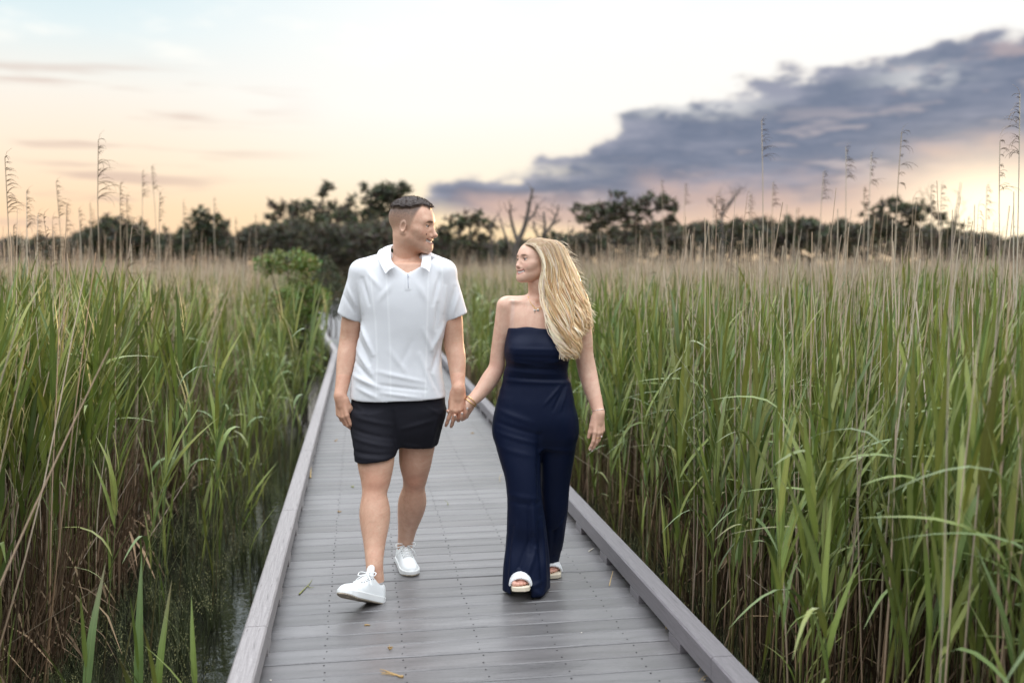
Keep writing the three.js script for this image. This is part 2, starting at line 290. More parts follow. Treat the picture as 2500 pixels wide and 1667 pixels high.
// a green reed: stem and leaves as lists of geometries, foot at the origin
function greenReed(r, H, { leaves = 10, wide = 1, long = 1, seg = 7, sides = 5, from = 0.36, droop = 0.35, wind = 0.5 } = {}) {
  const bend = (r() - 0.35) * 0.10, bz = (r() - 0.5) * 0.08, pts = [], rad = [], sc = [];
  const base = GREENS[Math.floor(r() * 5)], straw = [0.20, 0.15, 0.07];
  const stemAt = (t) => V(bend * H * t * t, H * t, bz * H * t * t);
  for (let k = 0; k <= 6; k++) { const t = k / 6; pts.push(stemAt(t)); rad.push(0.0042 * (1 - 0.72 * t)); sc.push(mix3(straw, mix3(base, [0.2, 0.24, 0.1], 0.4), smoothstep(t, 0.12, 0.5))); }
  const stem = new MB().tube(pts, rad, sides, sc, false).geo(), blades = [];
  for (let k = 0; k < leaves; k++) {
    const f = k / (leaves - 1), t = lerp(from, 0.985, f) + (r() - 0.5) * 0.02, p0 = stemAt(t), top = f > 0.86;
    const az = (k % 2 ? 0 : Math.PI) * (1 - wind * 0.45) + (r() - 0.5) * 1.5 + (r() < wind * 0.5 ? (r() - 0.5) * 0.8 - ((k % 2 ? 0 : Math.PI) * (1 - wind * 0.45)) : 0);
    const out = V(Math.cos(az), 0, Math.sin(az)), side = V(-out.z, 0, out.x);
    const len = (0.24 + 0.20 * Math.sin(Math.PI * clamp(0.15 + f * 0.75, 0, 1)) + 0.08 * r()) * long * (top ? 0.8 : 1);
    let a = top ? 0.06 + 0.1 * r() : 0.10 + 0.17 * r(), curl = (r() < droop ? 1.0 + 1.1 * r() : 0.08 + 0.34 * r()) * (top ? 0.35 : 1), twist = (r() - 0.5) * 1.6;
    const w0 = (0.0092 + 0.006 * r()) * wide * (top ? 0.7 : 1) * (0.75 + 0.35 * Math.sin(Math.PI * f));
    const q = [p0.clone()], ws = [w0 * 0.34], cs = [], cl = GREENS[Math.floor(r() * 5)], tipc = r() < 0.16 ? [0.26, 0.21, 0.09] : mix3(cl, [0.19, 0.24, 0.10], 0.35);
    let p = p0.clone(); const bendAt = 0.35 + 0.4 * r();
    for (let s = 1; s <= seg; s++) { const g = s / seg; a += curl * (Math.exp(-(((g - bendAt) / 0.28) ** 2)) * 1.6 + 0.35) / seg; p = p.clone().addScaledVector(out, Math.sin(a) * len / seg).add(V(0, Math.cos(a) * len / seg, 0)); q.push(p); ws.push(w0 * Math.pow(Math.sin(Math.PI * Math.pow(clamp(0.08 + 0.92 * g, 0, 1), 0.58)), 0.85) + 0.0004); }
    for (let s = 0; s <= seg; s++) cs.push(mix3(cl, tipc, smoothstep(s / seg, 0.5, 1)));
    const tw = side.clone().applyAxisAngle(out.clone().multiplyScalar(Math.sin(a * 0.5)).add(V(0, Math.cos(a * 0.5), 0)).normalize(), twist * 0.6);
    blades.push(new MB().blade(q, ws, tw, 0.16, cs).geo());
  }
  return { stem, blades };
}
// last year's stalk: straw tube with nodes, sometimes a plume of one-sided drooping branchlets
function dryStem(r, H, thick = 1, sides = 4, lean = 0.05) {
  const bx = (r() - 0.45) * lean * 2, bz = (r() - 0.5) * lean * 2, kink = (r() - 0.5) * 0.02, pts = [], rad = [], cs = [], c = STRAWS[Math.floor(r() * 5)], low = mix3(c, [0.30, 0.175, 0.08], 0.6);
  for (let k = 0; k <= 7; k++) { const t = k / 7; pts.push(V(bx * H * t * t + kink * Math.sin(t * 9), H * t, bz * H * t * t)); rad.push((0.0040 - 0.0026 * t + (thick > 1.1 ? 0.0009 * t : 0)) * thick); cs.push(mix3(low, c, smoothstep(t, 0.25, 0.6))); }
  return { geo: new MB().tube(pts, rad, sides, cs, false).geo(), top: pts[7], dir: pts[7].clone().sub(pts[6]).normalize(), at: (t) => V(bx * H * t * t + kink * Math.sin(t * 9), H * t, bz * H * t * t) };
}
function plume(r, stem, H, len, full = 1, toward = 1, hair = 2) {
  const b = new MB(), n = Math.round(14 * full);
  for (let k = 0; k < n; k++) {
    const f = clamp(k / (n - 1) + (r() - 0.5) * 0.09, 0, 1), t = 1 - len / H * (1 - f), p0 = stem.at(clamp(t, 0, 1)), L = len * (0.46 - 0.28 * f) * (0.35 + 1.0 * r());
    const az = (toward > 0 ? 0 : Math.PI) + (r() - 0.5) * 0.9, out = V(Math.cos(az), 0, Math.sin(az));
    for (let h = 0; h < hair; h++) {
      const q = [p0], ws = [0.0014 + 0.0008 * r()]; let a = 0.15 + 0.6 * r() + h * 0.12, dr = 0.2 + 0.24 * r(), p = p0; const ll = L * (1 - h * 0.22), c = mix3([0.16, 0.12, 0.09], [0.3, 0.235, 0.18], r());
      for (let s = 1; s <= 5; s++) { a += dr + 0.14 * r(); p = p.clone().addScaledVector(out, Math.sin(a) * ll / 5).add(V(0, Math.cos(a) * ll / 5, 0)); q.push(p); ws.push((0.0018 + 0.0034 * Math.sin(Math.PI * s / 5.2)) * (1 - s / 8)); }
      b.blade(q, ws, V(-out.z, 0.25, out.x), 0.4, c);
    }
  }
  { const q = []; for (let k = 0; k <= 8; k++) q.push(stem.at(1 - len / H * 1.02 * (1 - k / 8))); b.tube(q, q.map((_, k) => 0.0026 - 0.0012 * k / 8), 4, [0.24, 0.185, 0.14], false); }
  // the tip
  const tip = stem.at(1); b.tube([tip, tip.clone().add(V(0.012 * toward, len * 0.10, 0)), tip.clone().add(V(0.045 * toward, len * 0.17, 0))], [0.0014, 0.0011, 0.0004], 3, [0.3, 0.24, 0.18]);
  return b.geo();
}
const ROOT = -0.56;
{
  const r = rng(20240), frust = (x, z, m) => Math.abs(x) < -z * 0.5 * 1.08 + m;
  const variants = { green: [], greenHigh: [], mid: [], far: [], dry: [], dryPlume: [], dryFar: [], sprig: [], under: [] };
  for (let k = 0; k < 5; k++) { const b = new MB(); for (let s = 0; s < 9; s++) { const a = r() * 6.28, q = 0.09 * Math.sqrt(r()), L = 0.45 + 0.5 * r(), p = V(Math.cos(a) * q, 0, Math.sin(a) * q), e = p.clone().add(V((r() - 0.5) * 0.3, L, (r() - 0.5) * 0.3)), c = mix3([0.07, 0.043, 0.022], [0.17, 0.11, 0.06], r() * r()); b.tube([p, p.clone().lerp(e, 0.5).add(V((r() - 0.5) * 0.04, 0, (r() - 0.5) * 0.04)), e], [0.0035, 0.003, 0.0022], 4, c, false); if (s < 5) { const m = p.clone().lerp(e, 0.4 + 0.4 * r()), d = V(r() - 0.5, -0.25 - r() * 0.5, r() - 0.5).normalize(); b.blade([m, m.clone().addScaledVector(d, 0.12).add(V(0, 0.03, 0)), m.clone().addScaledVector(d, 0.28)], [0.004, 0.007, 0.001], V(-d.z, 0.1, d.x).normalize(), 0.2, mix3([0.10, 0.065, 0.035], [0.24, 0.17, 0.10], r() * r())); } } variants.under.push(b.geo()); }  // clumps for the reed feet, shade put into their dark browns
  for (let k = 0; k < 12; k++) { const g = greenReed(r, 1.72, { leaves: 9 + Math.floor(r() * 4), wide: 0.9, droop: 0.04 + 0.14 * r(), from: 0.36 + 0.14 * r() }); variants.green.push(mergeGeometries([g.stem, ...g.blades])); }
  for (let k = 0; k < 10; k++) { const g = greenReed(r, 1.72, { leaves: 8 + Math.floor(r() * 3), droop: 0.04 + 0.1 * r(), from: 0.6 + 0.1 * r(), long: 1.1, wide: 0.92 }); variants.greenHigh.push(mergeGeometries([g.stem, ...g.blades])); }
  for (let k = 0; k < 6; k++) { const g = greenReed(r, 1.72, { leaves: 8, seg: 4, sides: 3, wide: 1.0, droop: 0.15 }); variants.mid.push(mergeGeometries([g.stem, ...g.blades])); }
  for (let k = 0; k < 5; k++) { const g = greenReed(r, 0.8, { leaves: 4, seg: 6, from: 0.35, long: 0.95, wide: 0.8, droop: 0.1 }); variants.sprig.push(mergeGeometries([g.stem, ...g.blades])); }
  for (let k = 0; k < 12; k++) variants.dry.push(dryStem(r, 2.3, 1.1, 4, 0.045).geo);
  for (let k = 0; k < 8; k++) { const s = dryStem(r, 2.45, 0.95, 4, 0.04); variants.dryPlume.push({ stem: s.geo, plume: plume(r, s, 2.45, 0.24 + 0.1 * r(), 0.8, 1, 1) }); }
  const lists = new Map(), put = (key, k, x, z, s, sy, turn, lean, tint) => { const id = key + k; if (!lists.has(id)) lists.set(id, { key, k, m: [], c: [] }); const l = lists.get(id), q = new THREE.Quaternion().setFromEuler(new THREE.Euler(lean[1], turn, lean[0], 'ZXY')); l.m.push(new THREE.Matrix4().compose(V(x, ROOT, z), q, V(s, sy, s))); l.c.push(tint); };
  // how thickly reeds stand at a place: none on the walk, thin beside it, full from the bed's edge on
  const bedAt = (x, z) => { const l = lateral(x, z), n = 0.55 * noise(x * 0.9, z * 0.5, 2); if (l < 0) return smoothstep(-l - HALF + n * 0.4, 0.92, 1.16); return smoothstep(l - HALF + n * 0.45, 0.12, 0.85); };
  const scatter = (z0, z1, density, fn) => { const area = (z1 - z0) * ((z0 + z1) / 2 * 1.08 + 2.4), n = Math.round(area * density); for (let i = 0; i < n; i++) { const z = -Math.sqrt(lerp(z0 * z0, z1 * z1, r())), x = (r() * 2 - 1) * (-z * 0.54 + 1.2); fn(x, z, bedAt(x, z)); } };
  const tint = (v = 0.16, warm = 0) => { const k = 1 - v + 2 * v * r(); return [k * (1 + warm * r()), k, k * (1 - warm * 0.5 * r())]; };
  const gh = (x, z) => 0.93 + 0.12 * noise(x * 0.5, z * 0.5, 7) + (r() - 0.5) * 0.28;
  const faceWind = () => (r() < 0.7 ? (r() - 0.5) * 1.5 : r() * 6.28);
  const lean = (k) => [-(r() - 0.3) * k, (r() - 0.5) * k];
  for (const [z0, z1, dg, dd] of [[2.2, 9, 90, 64], [9, 18, 38, 62], [18, 34, 18, 44], [34, 62, 8, 30]]) {
    const close = z0 < 9;
    scatter(z0, z1, dg, (x, z, w) => { if (r() > w || Math.hypot(x, z) < 2.4) return; const key = close || z > -12 ? (lateral(x, z) < 0 && r() < 0.88 ? 'greenHigh' : 'green') : 'mid', nv = variants[key].length, s = 0.85 + 0.3 * r(), h = gh(x, z) * (z < -18 ? 1.02 : 1); put(key, Math.floor(r() * nv), x, z, s, h, faceWind(), lean(0.10), tint(0.26, 0.1)); });
    scatter(z0, z1, dd, (x, z, w) => { if (r() > w * 1.05 - 0.05 || Math.hypot(x, z) < 2.4) return; const rise = 0.86 + 0.24 * r() * r() + 0.09 * noise(x * 0.4, z * 0.3, 17); put('dry', Math.floor(r() * variants.dry.length), x, z, 0.7 + 0.75 * r(), (r() < 0.3 ? 0.3 + 0.5 * r() : rise) * 1.0, r() * 6.28, lean(r() < 0.12 ? 0.5 : 0.12), tint(0.22, 0.12)); });
    scatter(z0 < 9 ? 6 : z0, z1, z0 < 9 ? 1.2 : z0 < 18 ? 1.5 : 1.2, (x, z, w) => { if (r() > w) return; put('dryPlume', Math.floor(r() * 8), x, z, 0.9 + 0.3 * r(), 0.82 + 0.24 * r(), (r() - 0.5) * 0.9, lean(0.1), tint(0.2, 0.1)); });
    // dead stems and leaves added low down to block light, darkened for shade
    if (z0 < 18) scatter(z0, z1, close ? 46 : 18, (x, z, w) => { if (w < 0.75 || Math.hypot(x, z) < 2.4) return; put('under', Math.floor(r() * 5), x, z, 0.9 + 0.5 * r(), 0.7 + 0.6 * r(), r() * 6.28, lean(0.3), tint(0.3, 0.1)); });
    // bent and fallen straw among the feet of the reeds
    if (close || z0 < 18) scatter(z0, z1, close ? 16 : 6, (x, z, w) => { if (w < 0.97 || lateral(x, z) > 0 && lateral(x, z) < HALF + 1.2) return; put('dry', Math.floor(r() * variants.dry.length), x, z, 0.6 + 0.5 * r(), 0.25 + 0.4 * r(), r() * 6.28, [(r() - 0.5) * 2.2, (r() - 0.5) * 2.2], tint(0.25, 0.1)); });
  }
  // sparse green shoots in the open water on both sides of the walk
  scatter(3, 17, 20, (x, z, w) => { const l = Math.abs(lateral(x, z)) - HALF; if (w > 0.6 || l < 0.1 || l > 1.3 || (l < 0.4 && r() < 0.6)) return; if (z > -5.6 && lateral(x, z) < 0 && r() < 0.72) return; put(r() < 0.6 ? 'sprig' : 'green', 0 | r() * 5, x, z, 0.75 + 0.3 * r(), 0.55 + 0.5 * r(), r() * 6.28, lean(0.3), tint(0.2, 0.05)); });
  scatter(8, 10.5, 6, (x, z) => { const l = -lateral(x, z) - HALF; if (l < 0.08 || l > 1.1) return; put('green', 0 | r() * 12, x, z, 0.9, 0.55 + 0.4 * r(), faceWind(), lean(0.2), tint(0.2, 0.05)); });
  const sideGroups = new Map();
  const mass = (name, label, category) => { const g = thing(name, label, category); g.userData.kind = 'stuff'; return g; };
  const masses = { green: mass('green_reeds', 'dense stand of green marsh reeds on both sides of the boardwalk', 'reeds'), dry: mass('dry_reeds', 'pale dry reed stalks of last year standing among the green reeds', 'dry reeds') };
  const emit = (geo, mat, l, parent, name) => { const im = new THREE.InstancedMesh(geo, mat, l.m.length); l.m.forEach((m, k) => { im.setMatrixAt(k, m); im.setColorAt(k, col(...l.c[k])); }); im.name = name; im.userData.kind = 'stuff'; im.castShadow = im.receiveShadow = true; add(im, parent); };
  for (const l of lists.values()) {
    if (l.key === 'under') emit(variants.under[l.k], plumeMat, l, masses.dry, 'stalks');
    else if (l.key === 'dry') emit(variants.dry[l.k], dryMat, l, masses.dry, 'stalks');
    else if (l.key === 'dryPlume') { emit(variants.dryPlume[l.k].stem, dryMat, l, masses.dry, 'stalks'); emit(variants.dryPlume[l.k].plume, plumeMat, l, masses.dry, 'plumes'); }
    else emit(variants[l.key][l.k], greenMat, l, masses.green, 'reeds');
  }
}
// ---------------------------------------------------------------- trees and bushes beyond the reeds
const barkMat = std({ color: col(0.075, 0.062, 0.052), roughness: 0.95 }), snagMat = std({ color: col(0.10, 0.085, 0.075), roughness: 0.95 });
const needleMat = new THREE.MeshPhysicalMaterial({ vertexColors: true, roughness: 0.8, transmission: 0.2, thickness: 0, side: THREE.DoubleSide });
const bushMat = new THREE.MeshPhysicalMaterial({ vertexColors: true, roughness: 0.55, transmission: 0.3, thickness: 0, side: THREE.DoubleSide });
const rv = (r) => { const z = r() * 2 - 1, a = r() * 6.2832, s = Math.sqrt(1 - z * z); return V(Math.cos(a) * s, z, Math.sin(a) * s); };
// needles in tufts at the ends of twigs
function tuft(b, c, size, r, tone, n = 9) {
  for (let k = 0; k < n; k++) { const d = rv(r); d.y = d.y * 0.8 + 0.25; d.normalize(); const s = V(0, 0, 0).crossVectors(d, rv(r)).normalize().multiplyScalar(size * 0.16), e = c.clone().addScaledVector(d, size * (0.6 + 0.6 * r())); const t = tone.map((x) => x * (0.7 + 0.6 * r())); b.tri(c.clone().sub(s), c.clone().add(s), e, t); }
}
function leafClump(b, c, size, r, tone, n = 10) {
  for (let k = 0; k < n; k++) { const p = c.clone().addScaledVector(rv(r), size * Math.cbrt(r())), d = rv(r); d.y += 0.5; d.normalize(); const s = V(0, 0, 0).crossVectors(d, rv(r)).normalize(), L = 0.028 + 0.026 * r(), t = tone.map((x) => x * (0.65 + 0.7 * r())), w = L * 0.36, m = p.clone().addScaledVector(d, L * 0.5), e = p.clone().addScaledVector(d, L); b.tri(p, m.clone().addScaledVector(s, w), e, t); b.tri(p, e, m.clone().addScaledVector(s, -w), t); }
}
function limb(b, a, c, r0, r1, r, wob = 0.08) { const L = a.distanceTo(c), pts = [a]; for (let k = 1; k < 5; k++) pts.push(a.clone().lerp(c, k / 5).addScaledVector(rv(r), L * wob * 0.6)); pts.push(c); b.tube(spline(pts, 8), Array.from({ length: 9 }, (_, k) => lerp(r0, r1, k / 8)), 6); }
// a pine: [px, py] of the trunk's foot, its top, and clumps [px, py, half width, half height, fullness], in pixels of the 2352-wide photograph at distance z
function pine(label, z, foot, top, clumps, { seed = 1, tone = [0.075, 0.075, 0.04], group, size = 0.0068 * z, thick = 0.0034 * z, depth = 0.8, dead = false, tuftN = 9, dense = 1 } = {}) {
  const r = rng(seed * 7919), m = z / 2358, a = at2(foot[0], foot[1], z), t = at2(top[0], top[1], z); a.y = -0.7;
  const o = thing(dead ? 'dead_tree' : 'pine_tree', label, 'tree', a.clone(), 0, group), loc = (p) => p.clone().sub(a);
  const tb = new MB(), mid = a.clone().lerp(t, 0.5).add(V((r() - 0.5) * 0.6, 0, (r() - 0.5) * 0.6)), axis = spline([loc(a), loc(mid), loc(t)], 14);
  tb.tube(axis, Array.from({ length: 15 }, (_, k) => thick * (1 - 0.82 * k / 14)), 8);
  const cb = new MB();
  for (const [cx, cy, rx, ry, full = 1] of clumps) {
    const c = loc(at2(cx, cy, z)); c.z += (r() - 0.5) * depth * 0.6; const RX = rx * m, RY = ry * m, RZ = RX * depth;
    let near = axis[0]; for (const q of axis) if (q.distanceTo(c) + Math.max(0, q.y - c.y + RY * 0.4) * 3 < near.distanceTo(c) + Math.max(0, near.y - c.y + RY * 0.4) * 3) near = q;
    limb(tb, near, c.clone().add(V(0, -RY * 0.3, 0)), thick * 0.36, thick * 0.12, r, 0.1);
    const count = Math.round((RX * RY * 95 + 8) * full * dense), twigs = Math.max(3, Math.round(count / 7));
    for (let q = 0; q < twigs; q++) {
      const d = rv(r), rr = Math.cbrt(0.15 + 0.85 * r()), e = c.clone().add(V(d.x * RX * rr, d.y * RY * rr, d.z * RZ * rr)); limb(tb, c.clone().add(V(0, -RY * 0.25, 0)).lerp(e, 0.1 * r()), e, thick * 0.11, thick * 0.04, r, 0.12);
      for (let w = 0; w < 7 * (count / twigs / 7); w++) { const p = e.clone().addScaledVector(rv(r), 0.10 + 0.32 * r() * Math.min(1, RX)); tuft(cb, p, size, r, tone.map((x) => x * (0.8 + 0.5 * r())), tuftN); }
    }
  }
  part('trunk', tb.geo(), dead ? snagMat : barkMat, o);
  if (cb.p.length) part('crown', cb.geo(), needleMat, o);
  return o;
}
// bare limbs, each a list of pixels from the trunk outwards
function snag(label, z, foot, limbs, thick, seed) {
  const r = rng(seed), a = at2(foot[0], foot[1], z); a.y = -0.7; const o = thing('dead_tree', label, 'tree', a.clone()), tb = new MB();
  limbs.forEach(([w, ...pts], i) => {
    const q = pts.map((p, k) => { const v = at2(p[0], p[1], z); if (i === 0 && k === 0) v.y = -0.7; v.z += (r() - 0.5) * 0.4 * (k ? 1 : 0); return v.sub(a); }), c = spline(q, 12); tb.tube(c, Array.from({ length: 13 }, (_, k) => thick * w * (1 - 0.75 * k / 12)), 6);
    for (let k = 4; k < 12; k += 1) if (r() < 0.7) { const d = rv(r); d.y = Math.abs(d.y); const e = c[k].clone().addScaledVector(d, 0.2 + 0.5 * r()); limb(tb, c[k], e, thick * w * 0.28, thick * 0.04, r, 0.15); if (r() < 0.6) limb(tb, c[k].clone().lerp(e, 0.6), e.clone().addScaledVector(rv(r), 0.35), thick * 0.08, thick * 0.03, r, 0.15); }
  });
  part('trunk', tb.geo(), snagMat, o, 'bare grey trunk and branches');
}
pine('tallest dark pine left of the man, one bough reaching up right', 54, [800, 690], [850, 470], [[860, 450, 70, 22, 1.1], [915, 437, 32, 16, 1.3], [840, 480, 45, 20], [800, 520, 80, 28, 1.2], [880, 520, 60, 30, 1.2], [830, 570, 90, 34, 1.6], [760, 585, 60, 30, 1.5], [880, 600, 60, 40, 1.6], [800, 640, 90, 40, 1.8]], { seed: 3, dense: 1.15 });
pine('leaning pine with a lone shoot pointing up right, left of the tall dark pine', 56, [690, 680], [745, 440], [[750, 436, 22, 10, 1], [720, 475, 48, 16], [770, 490, 40, 16], [700, 520, 60, 24, 1.3], [650, 545, 55, 26, 1.6], [700, 580, 80, 34, 1.8], [760, 545, 40, 24]], { seed: 4 });
pine('thin airy young pine at the left edge of the pine group', 58, [660, 640], [655, 470], [[650, 472, 30, 10, 0.7], [672, 480, 14, 14, 0.7], [640, 500, 24, 12, 0.6]], { seed: 5, thick: 0.08, tone: [0.075, 0.07, 0.045] });
pine('low dense dark pine filling the ground left of the pine group', 56, [655, 640], [650, 520], [[650, 565, 60, 40, 2], [620, 580, 36, 26, 2], [700, 600, 60, 36, 2]], { seed: 6, thick: 0.1 });
pine('rounded dark pine alone above the reeds on the far left', 42, [265, 640], [270, 505], [[270, 530, 62, 26, 2.2], [235, 545, 40, 22, 2], [310, 545, 44, 24, 2], [270, 560, 80, 26, 2.4]], { seed: 7 });
pine('wide low dark pine between the rounded pine and the ragged pine', 46, [380, 640], [380, 530], [[370, 555, 60, 20, 2], [420, 560, 50, 20, 2]], { seed: 8 });
pine('ragged dark pine with loose top above the left reeds', 42, [470, 640], [480, 480], [[480, 500, 40, 14, 1.2], [455, 515, 34, 14, 1.3], [505, 515, 22, 9, 1.2], [470, 540, 58, 22, 1.8], [500, 560, 40, 16, 1.8]], { seed: 9 });
pine('lacy pine right of the man, sky showing through its boughs', 38, [1075, 660], [1080, 500], [[1060, 512, 34, 14, 1.6], [1105, 518, 34, 16, 1.6], [1030, 535, 30, 14, 1.2], [1075, 550, 50, 18, 1], [1120, 555, 30, 16, 0.9], [1040, 585, 40, 22, 1.2], [1090, 595, 44, 18, 1]], { seed: 10 });
pine('small dark pine low between the man and the dead trees', 40, [1030, 680], [1010, 540], [[1010, 560, 24, 24, 1.8], [1020, 600, 30, 26, 1.8]], { seed: 11, thick: 0.09 });
snag('tall bare dead tree leaning right between the couple, with a crooked top', 34, [1165, 660], [[1, [1165, 660], [1185, 570], [1205, 520], [1216, 470], [1224, 432]], [0.6, [1190, 560], [1178, 520], [1172, 490], [1174, 470]], [0.45, [1208, 510], [1228, 490], [1232, 470]], [0.5, [1180, 590], [1160, 540], [1150, 500]]], 0.12, 21);
snag('bare forked dead tree just above the woman', 36, [1245, 640], [[1, [1245, 640], [1248, 560], [1252, 520], [1250, 488]], [0.6, [1250, 540], [1268, 515], [1280, 490], [1284, 468]], [0.5, [1248, 560], [1230, 530], [1225, 510]], [0.4, [1270, 515], [1290, 505]]], 0.10, 22);
snag('thin bare dead sapling beside the lacy pine', 36, [1128, 660], [[1, [1128, 660], [1130, 580], [1126, 530], [1135, 500]], [0.5, [1128, 570], [1140, 540]]], 0.06, 23);
pine('broad flat-topped pine right of the woman with a bare lower trunk', 40, [1400, 660], [1440, 460], [[1440, 478, 50, 22, 1.6], [1490, 480, 40, 24, 1.4], [1535, 470, 26, 20, 1.4], [1390, 490, 34, 20, 1.2], [1350, 492, 34, 22, 1], [1540, 500, 24, 14, 0.8], [1425, 445, 14, 7, 0.6], [1470, 515, 60, 22, 1], [1400, 525, 50, 16, 0.8]], { seed: 12 });
pine('thin dark pine trunk with small crown beside the flat-topped pine', 42, [1345, 640], [1340, 485], [[1340, 490, 26, 16, 0.9], [1370, 515, 26, 12, 0.8]], { seed: 13, thick: 0.1 });
snag('spindly wind-bent bare tree reaching up right under the cloud bank', 38, [1655, 640], [[1, [1655, 640], [1658, 540], [1660, 490], [1668, 470]], [0.6, [1660, 495], [1685, 460], [1702, 430]], [0.5, [1660, 500], [1640, 470], [1625, 455]], [0.4, [1672, 470], [1690, 450], [1712, 428]], [0.4, [1662, 480], [1655, 460]]], 0.07, 24);
pine('scrubby pine with patchy crown below the spindly tree', 44, [1690, 640], [1690, 520], [[1660, 530, 40, 14, 0.9], [1710, 525, 30, 14, 1.3], [1740, 540, 30, 16, 1.6], [1620, 545, 40, 14, 1.2]], { seed: 14 });
pine('low bushy pine in the middle of the right tree line', 46, [1820, 640], [1815, 510], [[1815, 518, 34, 12, 1.4], [1860, 520, 26, 14, 1.3], [1840, 545, 60, 16, 1.2], [1780, 548, 40, 14, 1.2]], { seed: 15 });
pine('small dark pine between the low bushy pine and the big right pine', 48, [1920, 640], [1930, 520], [[1935, 530, 24, 10, 1.6], [1900, 548, 40, 14, 1.4], [1960, 552, 30, 12, 1.4]], { seed: 16 });
pine('large open pine on the right, its dark bough topped like a flat hand', 36, [2110, 660], [2075, 470], [[2060, 468, 32, 12, 1.8], [2025, 490, 40, 14, 1.6], [2075, 500, 50, 22, 1.2], [2130, 500, 44, 28, 0.9], [2165, 520, 40, 26, 0.7], [2030, 525, 50, 16, 1], [2090, 545, 60, 24, 0.9], [2150, 560, 44, 18, 0.8]], { seed: 17 });
snag('bare twiggy tree standing behind the large open pine', 42, [2170, 640], [[1, [2170, 640], [2185, 540], [2200, 470], [2206, 420]], [0.6, [2180, 560], [2150, 480], [2128, 430]], [0.5, [2190, 510], [2215, 480]], [0.4, [2150, 500], [2130, 480], [2110, 430]]], 0.06, 25);
pine('last small dark pine beside the sunset glow at the right edge', 48, [2240, 640], [2225, 560], [[2230, 575, 40, 12, 1.2], [2300, 585, 50, 10, 1.3]], { seed: 18 });
pine('scrubby pine filling the line left of the flat-topped pine', 47, [1290, 640], [1290, 540], [[1275, 552, 36, 14, 1.2], [1310, 560, 34, 14, 1.2]], { seed: 26 });
pine('ragged low pine right of the flat-topped pine, in front of the spindly tree', 46, [1590, 640], [1590, 530], [[1575, 540, 30, 13, 1.2], [1610, 550, 36, 13, 1.3], [1560, 560, 40, 12, 1.2]], { seed: 27 });
pine('uneven pine filling the line right of the patchy crown', 47, [1760, 640], [1765, 515], [[1760, 526, 26, 12, 1.2], [1785, 538, 28, 12, 1.2], [1735, 552, 36, 12, 1.3]], { seed: 28 });
pine('low pine left of the big right pine with a notched top', 45, [1985, 640], [1985, 515], [[1980, 528, 26, 12, 1.3], [2005, 545, 34, 14, 1.3]], { seed: 29 });
// the unbroken dark scrub at the foot of the trees
{
  const r = rng(555), b = new MB(), tops = [[0, 562], [150, 566], [230, 545], [420, 556], [560, 545], [640, 540], [720, 545], [900, 540], [990, 575], [1120, 586], [1300, 580], [1420, 556], [1560, 548], [1700, 540], [1820, 540], [2000, 540], [2150, 552], [2250, 572], [2352, 580]];
  for (let i = 0; i < 12500; i++) { const px = -120 + r() * 2600, z = 46 + 8 * r(), top = ramp(tops, px) - (px > 1250 ? 24 : px > 560 ? 22 : 12) + 16 * noise(px * 0.02, 3) + 15 * noise(px * 0.07, 8), py = top + (640 - top) * r() * r(); tuft(b, at2(px, py, z), 0.34, r, mix3([0.07, 0.068, 0.04], [0.10, 0.088, 0.055], r()), 8); }
  const m = part('scrub', b.geo(), needleMat); m.userData.kind = 'stuff'; tag(m, 'dark unbroken scrub along the far edge of the marsh', 'scrub');
}
function bush(label, z, foot, blobs, { seed = 1, tone = [0.2, 0.27, 0.045], dense = 1, clump = 0.07 } = {}) {
  const r = rng(seed * 131), m = z / 2358, a = at2(foot[0], foot[1], z); a.y = ROOT; const o = thing('bush', label, 'bush', a.clone()), tb = new MB(), cb = new MB();
  for (const [cx, cy, rx, ry, dz = 0] of blobs) {
    const c = at2(cx, cy, z).sub(a); c.z += dz; const RX = rx * m, RY = ry * m; limb(tb, V((r() - 0.5) * 0.2, 0, (r() - 0.5) * 0.2), c, 0.022, 0.008, r, 0.06);
    const n = Math.round((RX * RY + 0.03) * 900 * dense);
    for (let k = 0; k < n; k++) { const d = rv(r), rr = Math.cbrt(0.3 + 0.7 * r()), p = c.clone().add(V(d.x * RX * rr, d.y * RY * rr, d.z * RX * 0.8 * rr)); leafClump(cb, p, clump, r, mix3(tone, [tone[0] * 0.55, tone[1] * 0.6, tone[2] * 0.6], r()), 12); if (k % 9 === 0) limb(tb, c, p, 0.006, 0.002, r, 0.1); }
  }
  part('stems', tb.geo(), barkMat, o); part('leaves', cb.geo(), bushMat, o);
}
bush('bright green leafy bush beside the bend of the boardwalk, left of the man', 15.5, [690, 900], [[660, 600, 62, 26], [620, 612, 40, 20], [705, 610, 30, 22], [690, 680, 50, 44], [715, 700, 34, 50], [665, 700, 40, 40, 0.3], [700, 760, 40, 46], [660, 770, 36, 40, 0.4], [730, 690, 22, 24, -0.2]], { seed: 5 });
bush('smaller yellow-green bush crouching under the leafy bush at the boardwalk edge', 13.5, [690, 940], [[690, 850, 46, 40], [660, 880, 40, 36], [720, 840, 24, 30]], { seed: 6, tone: [0.21, 0.24, 0.045], dense: 0.7 });
bush('dark green bush in front of the pines behind the leafy bush', 22, [760, 760], [[750, 640, 40, 34], [770, 690, 30, 40], [740, 610, 30, 20]], { seed: 8, tone: [0.07, 0.085, 0.025] });
bush('mossy green bush half hidden among reeds at the right edge', 8.2, [2160, 820], [[2170, 712, 44, 24], [2110, 726, 44, 26], [2220, 735, 46, 22], [2165, 745, 70, 24]], { seed: 7, tone: [0.17, 0.19, 0.025], clump: 0.05 });
